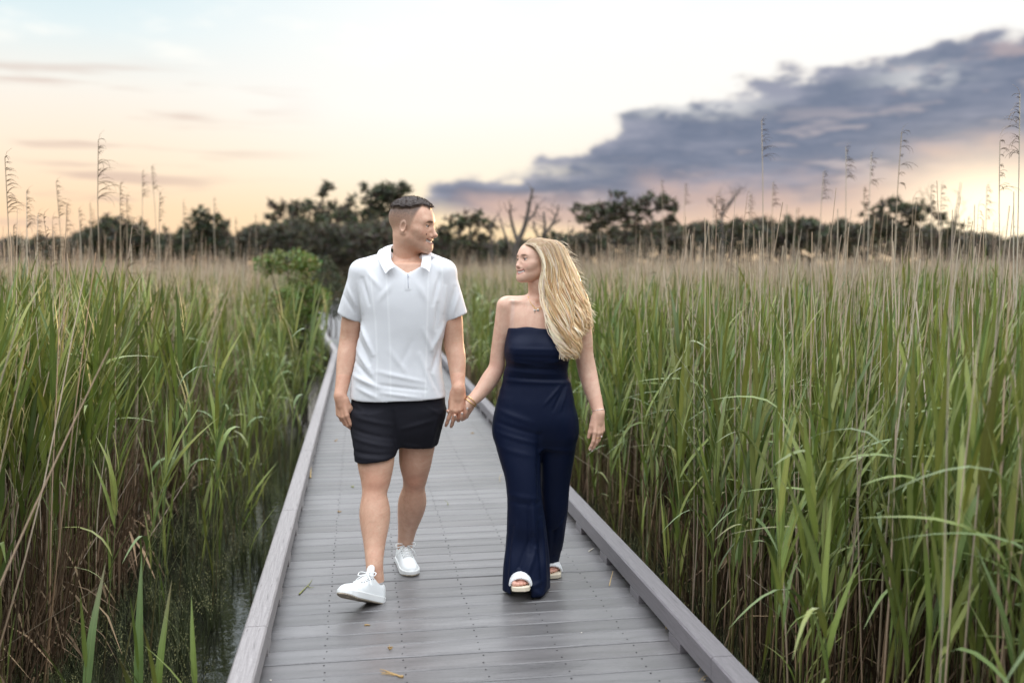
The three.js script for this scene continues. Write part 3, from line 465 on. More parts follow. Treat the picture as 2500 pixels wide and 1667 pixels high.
// ---------------------------------------------------------------- single reeds that stand out
{
  const ORD = ['first', 'second', 'third', 'fourth', 'fifth', 'sixth', 'seventh', 'eighth', 'ninth', 'tenth', 'eleventh', 'twelfth', 'thirteenth', 'fourteenth', 'fifteenth', 'sixteenth', 'seventeenth', 'eighteenth', 'nineteenth', 'twentieth'], rank = (list, key) => { const s = [...list].sort((a, b) => key(a) - key(b)); return (x) => ORD[s.indexOf(x)]; };
  const r = rng(909), L = (side) => `tall dry reed stalk with a drooping feathery plume rising above the ${side} reeds`;
  const talls = [
    [225, 322, 7.2, 'tallest plumed reed on the left, its dark plume drooping right against the sky', 0.42], [10, 362, 6.2, 'stiff upright plumed reed at the left edge, bushy brown head', 0.34], [60, 440, 7.4, 'plumed reed beside the left edge with thin wispy branchlets', 0.26], [128, 418, 8.4], [86, 492, 7.6], [152, 470, 10], [275, 424, 8.6], [326, 395, 10.5], [347, 384, 11], [366, 444, 8.8], [420, 462, 13], [490, 456, 14], [585, 492, 16], [205, 468, 12], [30, 520, 7.5], [180, 480, 9.5], [290, 450, 9.5], [540, 500, 15],
    [1750, 276, 7.6, 'tallest lone plumed reed right of the woman, thin dark head against the cloud', 0.27, 0.55], [1944, 338, 8.8, 'plumed reed with a swept feathery head near the middle of the right reeds', 0.26], [2002, 352, 9.2, 'full pale plumed reed right of the swept feathery one', 0.28], [2072, 303, 7.2, 'slender reed with a few sparse bent branchlets on the right', 0.36, 0.5], [2344, 216, 5.6, 'tallest plumed reed at the right edge, cut by the frame', 0.32, 1, -1], [2298, 324, 6.4, 'dark plumed reed just left of the tallest one at the right edge', 0.32, 0.6], [1892, 396, 9.4], [1776, 420, 10.5], [1724, 446, 12], [1519, 414, 13], [1574, 424, 13], [1985, 432, 9.6], [2140, 428, 8.6], [2164, 424, 9.2], [2268, 428, 8.5], [2060, 520, 8], [2225, 500, 9], [1640, 470, 14], [1830, 480, 12],
  ];
  const rankL = rank(talls.filter((q) => q[0] < 1000 && !q[3]), (q) => q[0]), rankR = rank(talls.filter((q) => q[0] > 1000 && !q[3]), (q) => q[0]);
  for (const row of talls) { const [x, y, z, label, len = 0.22 + 0.07 * r(), full = 0.95, toward = 1] = row;
    const top = at2(x, y, z), H = top.y - ROOT, s = dryStem(r, H, 1.25, 6, 0.03), side = x < 1000 ? 'left' : 'right';
    const o = thing('plumed_reed', label || (x < 1000 ? `thin plumed dry reed on the left, ${rankL(row)} of these from the photo's left edge` : `thin plumed dry reed on the right, ${rankR(row)} of these from the woman's hair outwards`), 'reed', V(top.x - s.top.x, ROOT, top.z - s.top.z), 0, `plumed reeds above the ${side} reeds`);
    part('stem', s.geo, dryMat, o); part('plume', plume(r, s, H, len, full, toward, 3), plumeMat, o);
  }
  // pale broken canes without heads that show against the dark trees
  const canes = [[1808, 470, 1800, 10], [1925, 480, 1930, 8.8], [2240, 470, 2230, 7], [2330, 440, 2328, 6.2], [1150, 590, 1152, 15], [1660, 560, 1650, 11], [2215, 560, 2130, 8.6, 'pale dry cane leaning strongly across the upright canes on the right'], [300, 560, 310, 8], [560, 580, 548, 12], [2100, 520, 2090, 7.4]], rankC = rank(canes.filter((q) => !q[4]), (q) => q[0]);
  for (const row of canes) { const [x, y, x2, z, label] = row;
    const a = at2(x2, 900, z), t = at2(x, y, z); const b = new MB(), c = STRAWS[Math.floor(r() * 3)], dir = t.clone().sub(a).normalize(), foot = a.clone().addScaledVector(dir, (ROOT - a.y) / dir.y), o = thing('dry_cane', label || `pale bare upright cane without a plume, ${rankC(row)} of these from the left`, 'reed', foot, 0, 'bare dry canes among the reeds');
    const pts = Array.from({ length: 9 }, (_, k) => foot.clone().lerp(t, k / 8).sub(foot)); part('stem', b.tube(pts, pts.map((_, k) => 0.0056 - 0.0024 * k / 8), 6, c).geo(), dryMat, o);
  }
  // green reeds nearest the camera, each with its own leaves
  const single = (label, x, z, H, opt, group, turn = 0, lean = 0) => { const g = greenReed(r, H, opt), o = thing('green_reed', label, 'reed', V(x, ROOT, z), turn, group); o.rotation.z = lean; part('stem', g.stem, greenMat, o); for (const b of g.blades) part('leaf', b, greenMat, o); return o; };
  const foot2 = (px, py, y = WATER) => { const d = at2(px, py, 10); const k = (EYE - y) / (EYE - d.y); return V(d.x * k, 0, d.z * k); };
  for (const [px, py, H, n, label] of [[700, 1440, 0.62, 4, 'short green reed shoot alone in the water beside the left rail, lowest of three'], [940, 1250, 0.9, 6, 'green reed with long thin splayed leaves in the water near the left rail'], [725, 1330, 0.7, 4, 'thin bent green reed in the dark water left of the splayed one']]) { const p = foot2(px / 1.809 / 1.063 + 0, (py / 1.809 + 800) / 1.063); single(label, p.x, p.z, H, { leaves: n, from: 0.3, wide: 0.62, long: 1.0, droop: 0.05 }, undefined, 0.3); }
  [[1.62, -3.75, 1.42, 8, 0.2], [1.95, -3.62, 1.55, 9, 0.5], [2.12, -4.05, 1.6, 9, -0.3], [2.3, -4.35, 1.5, 10, 0.1], [1.55, -4.5, 1.2, 8, 0.8], [1.85, -4.6, 1.5, 9, 0.1], [2.45, -4.7, 1.7, 10, 0.4], [1.35, -4.9, 0.95, 7, 0.2], [2.1, -5.1, 1.55, 10, -0.2], [1.65, -5.3, 1.5, 9, 0.6], [1.15, -5.2, 0.8, 6, 0.4], [2.75, -5.2, 1.7, 10, 0.1], [0.95, -5.9, 0.85, 6, 0.9], [1.3, -6.2, 1.1, 7, 0.2], [0.85, -6.6, 0.8, 6, 0.5]].sort((a, b) => Math.hypot(a[0], a[1]) - Math.hypot(b[0], b[1])).forEach(([x, z, h, n, t], i) => single(`green reed with broad leaves outside the right rail, ${ORD[i]} nearest of these`, x, z, h, { leaves: n, wide: 1.08, long: 1.15, seg: 10, droop: 0.2, wind: 0.6 }, 'large green reeds close outside the right rail', t, (r() - 0.5) * 0.1));
  [[-2.5, -4.75, 1.5, 9, 0.5], [-2.55, -5.2, 1.55, 9, -0.3], [-2.2, -5.25, 1.35, 8, 0.4], [-2.75, -5.5, 1.6, 10, 0.1], [-2.45, -5.9, 1.5, 9, 0.6], [-2.65, -6.3, 1.6, 9, 0.2], [-3.0, -6.0, 1.6, 10, 0.1], [-2.5, -6.9, 1.5, 9, 0.4]].sort((a, b) => Math.hypot(a[0], a[1]) - Math.hypot(b[0], b[1])).forEach(([x, z, h, n, t], i) => single(`green reed with pointed leaves at the left bed's front, ${ORD[i]} nearest of these`, x, z, h, { leaves: n, wide: 1.05, long: 1.1, seg: 9, from: 0.58, droop: 0.08, wind: 0.6 }, 'large green reeds at the front of the left bed', t, -0.04 - 0.08 * r()));
  for (const [px, py, H, label] of [[190, 1650, 0.95, 'broad upright blade-like reed shoot at the bottom left, left of a pair'], [315, 1660, 0.95, 'tallest broad reed shoot at the bottom left, middle one of three'], [350, 1680, 0.75, 'short leaning reed shoot at the bottom left, right of the tallest']]) { const p = at2(px, 1560, 3.9); single(label, p.x, p.z, H * 0.55, { leaves: 3, from: 0.5, wide: 1.5, long: 1.15, droop: 0, wind: 0, seg: 8 }, undefined, 1.2, 0); }
}
// fine green water weed in the shallows
{
  const r = rng(77123), b = new MB(); for (let k = 0; k < 14; k++) { const d = rv(r), L = 0.12 + 0.16 * r(), q = [V(0, 0, 0), V(d.x * L * 0.15, L * 0.5, d.z * L * 0.15), V(d.x * L * 0.5, L, d.z * L * 0.5)]; b.blade(q, [0.0014, 0.0013, 0.0002], V(-d.z, 0, d.x).normalize(), 0.2, mix3([0.035, 0.048, 0.016], [0.07, 0.08, 0.025], r())); for (let e = 0; e < 2; e++) { const p = q[2].clone().lerp(q[1], r()), s = 0.005; b.tri(p, p.clone().add(V(s, s * 0.4, 0)), p.clone().add(V(0, s, s)), [0.2, 0.19, 0.07]); } }
  const g = b.geo(), list = [];
  for (let i = 0; i < 4800; i++) { const z = -3.2 - 7 * r() * r(), x = (r() * 2 - 1) * (-z * 0.54 + 0.4), l = Math.abs(lateral(x, z)) - HALF; if (l < 0.06 || (lateral(x, z) < 0 && l < 0.34 + 0.3 * noise(x * 2, z * 2, 4)) || l > 1.9) continue; list.push(new THREE.Matrix4().compose(V(x, WATER - 0.01, z), new THREE.Quaternion().setFromAxisAngle(V(0, 1, 0), r() * 6.28), V(1, 0.6 + 0.8 * r(), 1))); }
  const im = new THREE.InstancedMesh(g, std({ vertexColors: true, roughness: 0.7, side: THREE.DoubleSide }), list.length); list.forEach((m, k) => im.setMatrixAt(k, m)); im.name = 'water_weed'; im.userData.kind = 'stuff'; im.castShadow = im.receiveShadow = true; tag(im, 'fine green water weed in the dark shallows beside the boardwalk', 'water weed'); add(im);
}
// ---------------------------------------------------------------- bodies: a distance field on a grid, turned into one skin
function skinOf(f, lo, hi, cell) {
  const nx = Math.ceil((hi.x - lo.x) / cell) + 1, ny = Math.ceil((hi.y - lo.y) / cell) + 1, nz = Math.ceil((hi.z - lo.z) / cell) + 1, sy = nx, sz = nx * ny;
  const val = new Float32Array(nx * ny * nz);
  for (let k = 0, o = 0; k < nz; k++) for (let j = 0; j < ny; j++) for (let i = 0; i < nx; i++, o++) val[o] = f(lo.x + i * cell, lo.y + j * cell, lo.z + k * cell);
  const at3 = new Int32Array(val.length).fill(-1), P = [], I = [], corner = [0, 1, sy, sy + 1, sz, sz + 1, sz + sy, sz + sy + 1];
  const E = [[0, 1], [2, 3], [4, 5], [6, 7], [0, 2], [1, 3], [4, 6], [5, 7], [0, 4], [1, 5], [2, 6], [3, 7]];
  for (let k = 0; k < nz - 1; k++) for (let j = 0; j < ny - 1; j++) for (let i = 0; i < nx - 1; i++) {
    const o = i + j * sy + k * sz; let neg = 0;
    for (let c = 0; c < 8; c++) if (val[o + corner[c]] < 0) neg++;
    if (neg === 0 || neg === 8) continue;
    let x = 0, y = 0, z = 0, n = 0;
    for (const [a, b] of E) { const va = val[o + corner[a]], vb = val[o + corner[b]]; if (va < 0 === vb < 0) continue; const t = va / (va - vb); x += (a & 1) + ((b & 1) - (a & 1)) * t; y += (a >> 1 & 1) + ((b >> 1 & 1) - (a >> 1 & 1)) * t; z += (a >> 2) + ((b >> 2) - (a >> 2)) * t; n++; }
    at3[o] = P.length / 3; P.push(lo.x + (i + x / n) * cell, lo.y + (j + y / n) * cell, lo.z + (k + z / n) * cell);
  }
  for (let k = 1; k < nz - 1; k++) for (let j = 1; j < ny - 1; j++) for (let i = 1; i < nx - 1; i++) {
    const o = i + j * sy + k * sz, a = val[o] < 0;
    for (const [d, u, v] of [[1, sy, sz], [sy, sz, 1], [sz, 1, sy]]) {
      if (val[o + d] < 0 === a) continue;
      const q = [at3[o], at3[o - u], at3[o - u - v], at3[o - v]];
      if (q.includes(-1)) continue;
      if (a) I.push(q[0], q[1], q[2], q[0], q[2], q[3]); else I.push(q[0], q[2], q[1], q[0], q[3], q[2]);
    }
  }
  return { P, I };
}
const smin = (a, b, k) => { const h = Math.max(k - Math.abs(a - b), 0) / k; return Math.min(a, b) - h * h * k * 0.25; };
const smax = (a, b, k) => -smin(-a, -b, k);
// tapered capsule between two joints
function bone(a, b, ra, rb) {
  const dx = b.x - a.x, dy = b.y - a.y, dz = b.z - a.z, L = 1 / (dx * dx + dy * dy + dz * dz || 1e-9), ax = a.x, ay = a.y, az = a.z;
  return (x, y, z) => { const px = x - ax, py = y - ay, pz = z - az; let t = (px * dx + py * dy + pz * dz) * L; t = t < 0 ? 0 : t > 1 ? 1 : t; const qx = px - dx * t, qy = py - dy * t, qz = pz - dz * t; return Math.sqrt(qx * qx + qy * qy + qz * qz) - (ra + (rb - ra) * t); };
}
// a limb through joints [[point, radius], ...]: one smoothly tapering tube
function chain(list, n = 8) {
  const c = new THREE.CatmullRomCurve3(list.map((q) => q[0]), false, 'centripetal'), P = [], R = [], m = list.length - 1;
  for (let k = 0; k <= m * n; k++) { const t = k / n, i = Math.min(Math.floor(t), m - 1), u = t - i, a = list[Math.max(i - 1, 0)][1], b = list[i][1], d = list[i + 1][1], e = list[Math.min(i + 2, m)][1]; P.push(c.getPoint(k / (m * n))); R.push(0.5 * (2 * b + (d - a) * u + (2 * a - 5 * b + 4 * d - e) * u * u + (3 * b - a - 3 * d + e) * u * u * u)); }
  const bones = []; for (let k = 0; k + 1 < P.length; k++) bones.push(bone(P[k], P[k + 1], R[k], R[k + 1]));
  const [lo, hi] = bounds(P, Math.max(...R) + 0.05);
  return (x, y, z) => { if (x < lo.x || y < lo.y || z < lo.z || x > hi.x || y > hi.y || z > hi.z) { const dx = Math.max(lo.x - x, 0, x - hi.x), dy = Math.max(lo.y - y, 0, y - hi.y), dz = Math.max(lo.z - z, 0, z - hi.z); return Math.hypot(dx, dy, dz) + 0.05; } let d = 1e9; for (const b of bones) { const v = b(x, y, z); if (v < d) d = v; } return d; };
}
function ball(c, rx, ry = rx, rz = rx, turn) {
  const m = turn ? new THREE.Matrix4().makeRotationFromEuler(turn).invert().elements : null, r0 = Math.min(rx, ry, rz);
  return (x, y, z) => { let a = x - c.x, b = y - c.y, d = z - c.z; if (m) { const p = m[0] * a + m[4] * b + m[8] * d, q = m[1] * a + m[5] * b + m[9] * d, r = m[2] * a + m[6] * b + m[10] * d; a = p; b = q; d = r; } const k0 = Math.sqrt((a / rx) ** 2 + (b / ry) ** 2 + (d / rz) ** 2), k1 = Math.sqrt((a / (rx * rx)) ** 2 + (b / (ry * ry)) ** 2 + (d / (rz * rz)) ** 2); return k1 < 1e-6 ? -r0 : k0 * (k0 - 1) / k1; };
}
// a trunk or a trouser leg as rows from top to bottom: [y, middle x, middle z, half width, half depth, squareness]
function stack(rows, soft = 0.004) {
  rows = [...rows].sort((a, b) => a[0] - b[0]); const n = rows.length, y0 = rows[0][0], y1 = rows[n - 1][0], out = [0, 0, 0, 0, 0];
  return (x, y, z) => {
    const yy = y < y0 ? y0 : y > y1 ? y1 : y; let k = 0; while (k < n - 2 && yy > rows[k + 1][0]) k++;
    const p0 = rows[Math.max(k - 1, 0)], p1 = rows[k], p2 = rows[k + 1], p3 = rows[Math.min(k + 2, n - 1)], h = p2[0] - p1[0], t = (yy - p1[0]) / h, t2 = t * t, t3 = t2 * t;
    for (let c = 1; c < 6; c++) { const m1 = p2[0] === p0[0] ? 0 : (p2[c] - p0[c]) / (p2[0] - p0[0]) * h, m2 = p3[0] === p1[0] ? 0 : (p3[c] - p1[c]) / (p3[0] - p1[0]) * h; out[c - 1] = (2 * t3 - 3 * t2 + 1) * p1[c] + (t3 - 2 * t2 + t) * m1 + (3 * t2 - 2 * t3) * p2[c] + (t3 - t2) * m2; }
    const a = out[2], b = out[3], e = out[4] || 2, dx = Math.abs(x - out[0]) / a, dz = Math.abs(z - out[1]) / b, q = Math.pow(Math.pow(dx, e) + Math.pow(dz, e), 1 / e), d = (q - 1) * (a * dx + b * dz + 1e-4) / (dx + dz + 1e-4 / Math.min(a, b));
    const cap = Math.max(y0 - y, y - y1);
    return cap > -0.03 ? smax(d, cap, soft * 2) : d;
  };
}
const union = (list, k) => (x, y, z) => { let d = list[0](x, y, z); for (let i = 1; i < list.length; i++) d = smin(d, list[i](x, y, z), k); return d; };
// vertices pushed along their normals by fn(x, y, z, nx, ny, nz); colours and uv from functions of the place
function dress({ P, I }, push, color, uv) {
  const p = new Float32Array(P), g = geom(p, new Uint32Array(I)), n = g.attributes.normal.array;
  if (push) { for (let i = 0; i < p.length; i += 3) { const d = push(p[i], p[i + 1], p[i + 2], n[i], n[i + 1], n[i + 2]); p[i] += n[i] * d; p[i + 1] += n[i + 1] * d; p[i + 2] += n[i + 2] * d; } g.computeVertexNormals(); }
  const N = p.length / 3, U = new Float32Array(N * 2), C = new Float32Array(N * 3), nn = g.attributes.normal.array;
  for (let k = 0, i = 0; k < N; k++, i += 3) {
    const w = uv ? uv(p[i], p[i + 1], p[i + 2]) : [p[i] + p[i + 2] * 0.7, p[i + 1] + p[i + 2] * 0.25]; U[k * 2] = w[0]; U[k * 2 + 1] = w[1];
    const c = color ? color(p[i], p[i + 1], p[i + 2], nn[i], nn[i + 1], nn[i + 2]) : [1, 1, 1]; C.set(c, i);
  }
  g.setAttribute('uv', new THREE.BufferAttribute(U, 2)); g.setAttribute('color', new THREE.BufferAttribute(C, 3));
  return g;
}
// cloth folds: ridges (or, with a negative height, valleys) along lines; each [ax, ay, bx, by, height, width] in the front view, in metres
function folds(list) {
  return (x, y) => { let d = 0; for (const [ax, ay, bx, by, h, w] of list) { const ex = bx - ax, ey = by - ay, L2 = ex * ex + ey * ey, t = ((x - ax) * ex + (y - ay) * ey) / L2, tc = clamp(t, 0, 1), q = (x - ax - ex * tc) ** 2 + (y - ay - ey * tc) ** 2; if (q < 9 * w * w) d += h * Math.exp(-q / (w * w)) * (0.35 + 0.65 * Math.sin(Math.PI * clamp(tc, 0.02, 0.98))); } return d; };
}
// one hand: wrist, then the directions in which the fingers hang, the thumb's side lies and the palm looks; curls bend each finger towards the palm
function hand(wrist, down, thumbSide, scale, curls, { thumb = [0.5, 0.35, 0.3], spread = [0.10, 0.03, -0.04, -0.12], wristBack = 0.05, r = 1, right = false, from = null } = {}) {
  const d = down.clone().normalize(), s = thumbSide.clone().addScaledVector(d, -thumbSide.dot(d)).normalize(), palm = V(0, 0, 0).crossVectors(d, s).multiplyScalar(right ? -1 : 1);
  return handWith(wrist, d, s, palm, scale, curls, thumb, spread, wristBack, r, from);
}
function handWith(wrist, d, s, palm, scale, curls, thumb, spread, wristBack, r, from) {
  const k = scale, P = (a, b, c) => wrist.clone().addScaledVector(d, a * k).addScaledVector(s, b * k).addScaledVector(palm, c * k), list = [], tips = [], fingers = [];
  const knuck = [[0.092, 0.028, -0.004], [0.096, 0.008, -0.007], [0.091, -0.012, -0.005], [0.082, -0.030, 0]], lens = [[0.044, 0.026, 0.020], [0.048, 0.030, 0.021], [0.045, 0.028, 0.020], [0.035, 0.021, 0.018]], rad = [0.0096, 0.0098, 0.0092, 0.0080];
  const palmParts = [];
  for (let f = 0; f < 4; f++) palmParts.push(bone(P(0.004, knuck[f][1] * 0.55, 0.002), P(...knuck[f]), 0.0155 * k, 0.0118 * k));
  palmParts.push(bone(P(0.02, 0.018, 0.008), P(0.06, 0.020, 0.010), 0.015 * k, 0.012 * k), bone(P(0.02, -0.018, 0.008), P(0.06, -0.02, 0.008), 0.014 * k, 0.011 * k));
  palmParts.push(bone(P(-wristBack, 0, 0), P(0.04, 0.001, 0), 0.0262 * k * r, 0.021 * k * r));
  if (from) palmParts.push(chain([[from[0], from[1]], [from[0].clone().lerp(wrist, 0.6), lerp(from[1], from[2], 0.65)], [wrist, from[2]], [P(0.03, 0, 0.001), 0.0225 * k], [P(0.055, 0, 0.002), 0.015 * k]], 4));
  const palmF = union(palmParts, 0.009 * k);
  for (let f = 0; f < 4; f++) {
    let a = 0, p = P(...knuck[f]); const chain = [p.clone()], bones = [];
    for (let j = 0; j < 3; j++) {
      a += curls[f][j]; const q = p.clone().addScaledVector(d, Math.cos(a) * lens[f][j] * k).addScaledVector(palm, Math.sin(a) * lens[f][j] * k).addScaledVector(s, spread[f] * lens[f][j] * k);
      bones.push(bone(p, q, rad[f] * k * (1 - j * 0.1) * (j ? 1 : 1.06), rad[f] * k * (0.92 - j * 0.1))); p = q; chain.push(p.clone());
    }
    fingers.push(union(bones, 0.004 * k)); tips.push(chain);
  }
  { // the thumb leaves the side of the palm near the wrist
    const b0 = P(0.018, 0.020, 0.008), dir = (o, c) => d.clone().multiplyScalar(Math.cos(o) * Math.cos(c)).addScaledVector(s, Math.sin(o) * Math.cos(c)).addScaledVector(palm, Math.sin(c)).normalize();
    const b1 = b0.clone().addScaledVector(dir(thumb[0], thumb[1]), 0.044 * k), b2 = b1.clone().addScaledVector(dir(thumb[0] - 0.2, thumb[1] + 0.1), 0.034 * k), b3 = b2.clone().addScaledVector(dir(thumb[0] - 0.2 - thumb[2], thumb[1] + 0.15), 0.027 * k);
    fingers.push(union([bone(b0, b1, 0.0155 * k, 0.0122 * k), bone(b1, b2, 0.0118 * k, 0.0105 * k), bone(b2, b3, 0.0105 * k, 0.0085 * k)], 0.005 * k)); tips.push([b0, b1, b2, b3]);
  }
  const field = (x, y, z) => { let v = palmF(x, y, z); for (let i = 0; i < 5; i++) v = smin(v, fingers[i](x, y, z), i < 4 ? 0.006 * k : 0.014 * k); return v; };
  const lo = V(1e9, 1e9, 1e9), hi = V(-1e9, -1e9, -1e9); for (const c of [...tips.flat(), P(-wristBack, 0, 0), P(0, 0, 0), ...(from ? [from[0]] : [])]) { lo.min(c); hi.max(c); }
  lo.subScalar(0.036 * k); hi.addScalar(0.036 * k);
  return { field, lo, hi, tips, d, s, palm, P };
}
// fingernails on a hand's tips
function nailsOf(h, scale, which = [0, 1, 2, 3]) {
  const out = [];
  for (const f of which) { const c = h.tips[f], a = c[c.length - 2], b = c[c.length - 1], dir = b.clone().sub(a).normalize(), side = h.s.clone().addScaledVector(dir, -h.s.dot(dir)).normalize(), up = V(0, 0, 0).crossVectors(side, dir).multiplyScalar(h.palm.dot(V(0, 0, 0).crossVectors(side, dir)) > 0 ? -1 : 1); const g = new THREE.SphereGeometry(1, 10, 8); g.applyMatrix4(new THREE.Matrix4().makeBasis(side.clone().multiplyScalar(0.0058 * scale), dir.clone().multiplyScalar(0.0085 * scale), up.clone().multiplyScalar(0.0022 * scale)).setPosition(b.clone().addScaledVector(up, 0.0068 * scale).addScaledVector(dir, 0.001 * scale))); out.push(g); }
  return out;
}
function bounds(pts, m) { const lo = V(1e9, 1e9, 1e9), hi = V(-1e9, -1e9, -1e9); for (const p of pts) { lo.min(p); hi.max(p); } return [lo.subScalar(m), hi.addScalar(m)]; }

// a head in its own frame: face looks along +z, origin between the eyes' height and the ears. All lengths are metres of an average head.
function headField(o) {
  const S = (x) => [-x, x], L = [], mir = (fn) => { for (const s of [-1, 1]) L.push(fn(s)); };
  const skull = union([ball(V(0, 0.036, -0.014), 0.0745, 0.082, 0.096), ball(V(0, 0.02, 0.03), 0.064, 0.07, 0.062), ball(V(0, -0.03, 0.022), 0.060, 0.080, 0.064)], 0.04);
  const j = o.jaw;
  const jaw = union([bone(V(-j, -0.058, 0.002), V(-0.014, -0.1, 0.07), 0.022, 0.018), bone(V(j, -0.058, 0.002), V(0.014, -0.1, 0.07), 0.022, 0.018), ball(V(0, -0.101, 0.076), o.chin, 0.017, 0.015), ball(V(0, -0.068, 0.062), 0.036, 0.034, 0.030), bone(V(0, -0.05, 0), V(0, -0.085, 0.05), 0.04, 0.022)], 0.026);
  const cheeks = union([ball(V(-0.039, -0.036, 0.062), 0.021, 0.018, 0.018), ball(V(0.039, -0.036, 0.062), 0.021, 0.018, 0.018), ball(V(-0.05, -0.018, 0.045), 0.02, 0.016, 0.02), ball(V(0.05, -0.018, 0.045), 0.02, 0.016, 0.02)], 0.02);
  const brow = bone(V(-0.038, 0.021, 0.070), V(0.038, 0.021, 0.070), 0.013 * o.brow, 0.013 * o.brow), browMid = ball(V(0, 0.02, 0.077), 0.02, 0.014, 0.012);
  const nose = union([bone(V(0, 0.008, 0.082), V(0, -0.036, 0.082 + o.nose), 0.0072, 0.0098), ball(V(0, -0.0385, 0.083 + o.nose), 0.0098 * o.nw, 0.009 * o.nw, 0.0100), ball(V(-0.0122 * o.nw, -0.043, 0.088), 0.0076 * o.nw, 0.0072 * o.nw, 0.0105), ball(V(0.0122 * o.nw, -0.043, 0.088), 0.0076 * o.nw, 0.0072 * o.nw, 0.0105)], 0.008);
  const eyes = S(0.0315).map((x) => ball(V(x, 0.001, 0.0735), 0.0152)), sockets = S(0.032).map((x) => ball(V(x, 0.004, 0.094), 0.018, 0.013, 0.014));
  const slits = S(0.0318).map((x) => ball(V(x, 0.0005, 0.088), 0.0135, o.eyeOpen, 0.02));
  const mouthY = (x) => -0.0715 + 11 * x * x;
  const lipUp = [], lipLow = []; for (let k = -4; k < 4; k++) { const x0 = k * 0.0076, x1 = (k + 1) * 0.0076, zz = (x) => 0.0925 - 14 * x * x, r = (x) => 0.0044 * (1 - 0.6 * Math.abs(x) / 0.032); lipUp.push(bone(V(x0, mouthY(x0) + 0.0065, zz(x0)), V(x1, mouthY(x1) + 0.0065, zz(x1)), r(x0), r(x1))); lipLow.push(bone(V(x0, mouthY(x0) - 0.0085 + 6 * x0 * x0, zz(x0) - 0.001), V(x1, mouthY(x1) - 0.0085 + 6 * x1 * x1, zz(x1) - 0.001), r(x0) * 1.25, r(x1) * 1.25)); }
  const lips = union([...lipUp, ...lipLow], 0.003);
  const ears = S(0.0745).map((x) => { const s = Math.sign(x); return (px, py, pz) => { const a = ball(V(x, -0.012, -0.012), 0.009, 0.031, 0.019, new THREE.Euler(0, s * 0.45, 0)), b = ball(V(x + s * 0.009, -0.008, -0.008), 0.006, 0.02, 0.0115, new THREE.Euler(0, s * 0.45, 0)); return smax(a(px, py, pz), -b(px, py, pz), 0.006); }; }).map((f, i) => { const s = i ? 1 : -1, a = ball(V(s * 0.0755, -0.012, -0.014), 0.0085, 0.031, 0.019, new THREE.Euler(0.12, s * 0.5, 0)), b = ball(V(s * 0.0835, -0.007, -0.009), 0.0065, 0.0195, 0.0115, new THREE.Euler(0.12, s * 0.5, 0)), lobe = ball(V(s * 0.073, -0.038, -0.006), 0.006, 0.009, 0.007); return (x, y, z) => smin(smax(a(x, y, z), -b(x, y, z), 0.005), lobe(x, y, z), 0.008); });
  const neckAxis = bone(V(0, -0.05, -0.03), V(o.neck[0], o.neck[1], o.neck[2]), o.neckR, o.neckR * 1.04);
  return (x, y0, z) => {
    const y = y0 < 0 ? y0 / o.yk : y0; let d = smin(skull(x, y, z), jaw(x, y, z), 0.03);
    d = smin(d, cheeks(x, y, z), 0.022); d = smin(d, brow(x, y, z), 0.02); d = smin(d, browMid(x, y, z), 0.02);
    d = smax(d, -sockets[0](x, y, z), 0.016); d = smax(d, -sockets[1](x, y, z), 0.016);
    d = smin(d, nose(x, y, z), 0.013);
    for (let i = 0; i < 2; i++) { d = smin(d, eyes[i](x, y, z), 0.007); }
    for (let i = 0; i < 2; i++) d = smax(d, -slits[i](x, y, z), 0.002);
    // open, smiling mouth
    const my = y - mouthY(x), mw = 0.0295, mo = Math.sqrt((x / mw) ** 2 + ((my + 0.0012) / o.mouthOpen) ** 2), hole = Math.max((mo - 1) * o.mouthOpen * 0.8, 0.066 - z);
    d = smin(d, lips(x, y, z), 0.006);
    d = smax(d, -hole, 0.002);
    // folds from nose to the corners of a smiling mouth
    const fx = Math.abs(x), line = Math.hypot((fx - 0.0275 - (-0.052 - y) * 0.28) * 0.8, 0) ; if (z > 0.04 && y < -0.046 && y > -0.085) d += 0.0022 * Math.exp(-((line / 0.004) ** 2)) * smoothstep(y, -0.085, -0.07) * (1 - smoothstep(y, -0.055, -0.046));
    // nostrils
    for (const s of [-1, 1]) { const q = Math.hypot((x - s * 0.0075) / 1.2, (y + 0.0505) * 1.0, (z - 0.0965) / 1.5) - 0.0036; d = smax(d, -q, 0.003); }
    d = smin(d, ears[0](x, y, z), 0.006); d = smin(d, ears[1](x, y, z), 0.006);
    return smin(d, neckAxis(x, y, z), 0.03);
  };
}
// things of the face that are not skin: eyeballs and teeth
function eyeGeo(iris) {
  const g = new THREE.SphereGeometry(0.0136, 28, 20), p = g.attributes.position, C = [];
  for (let i = 0; i < p.count; i++) { const z = p.getZ(i) / 0.0136, a = Math.acos(clamp(z, -1, 1)); const c = a < 0.2 ? [0.006, 0.006, 0.006] : a < 0.5 ? iris : [0.5, 0.47, 0.45]; C.push(...c); }
  g.setAttribute('color', new THREE.Float32BufferAttribute(C, 3)); return g;
}
function teethGeo() {
  const out = [];
  for (let k = -6; k < 6; k++) { const w = 0.0042; const x = (k + 0.5) * 0.0045, z = 0.0885 - 15 * x * x, g = new THREE.SphereGeometry(1, 8, 6); g.scale(w * 0.7, 0.0068, 0.0024); g.rotateY(-32 * x * -1); g.translate(x, -0.0705 + 10.5 * x * x, z); out.push(g); }
  return mergeGeometries(out);
}
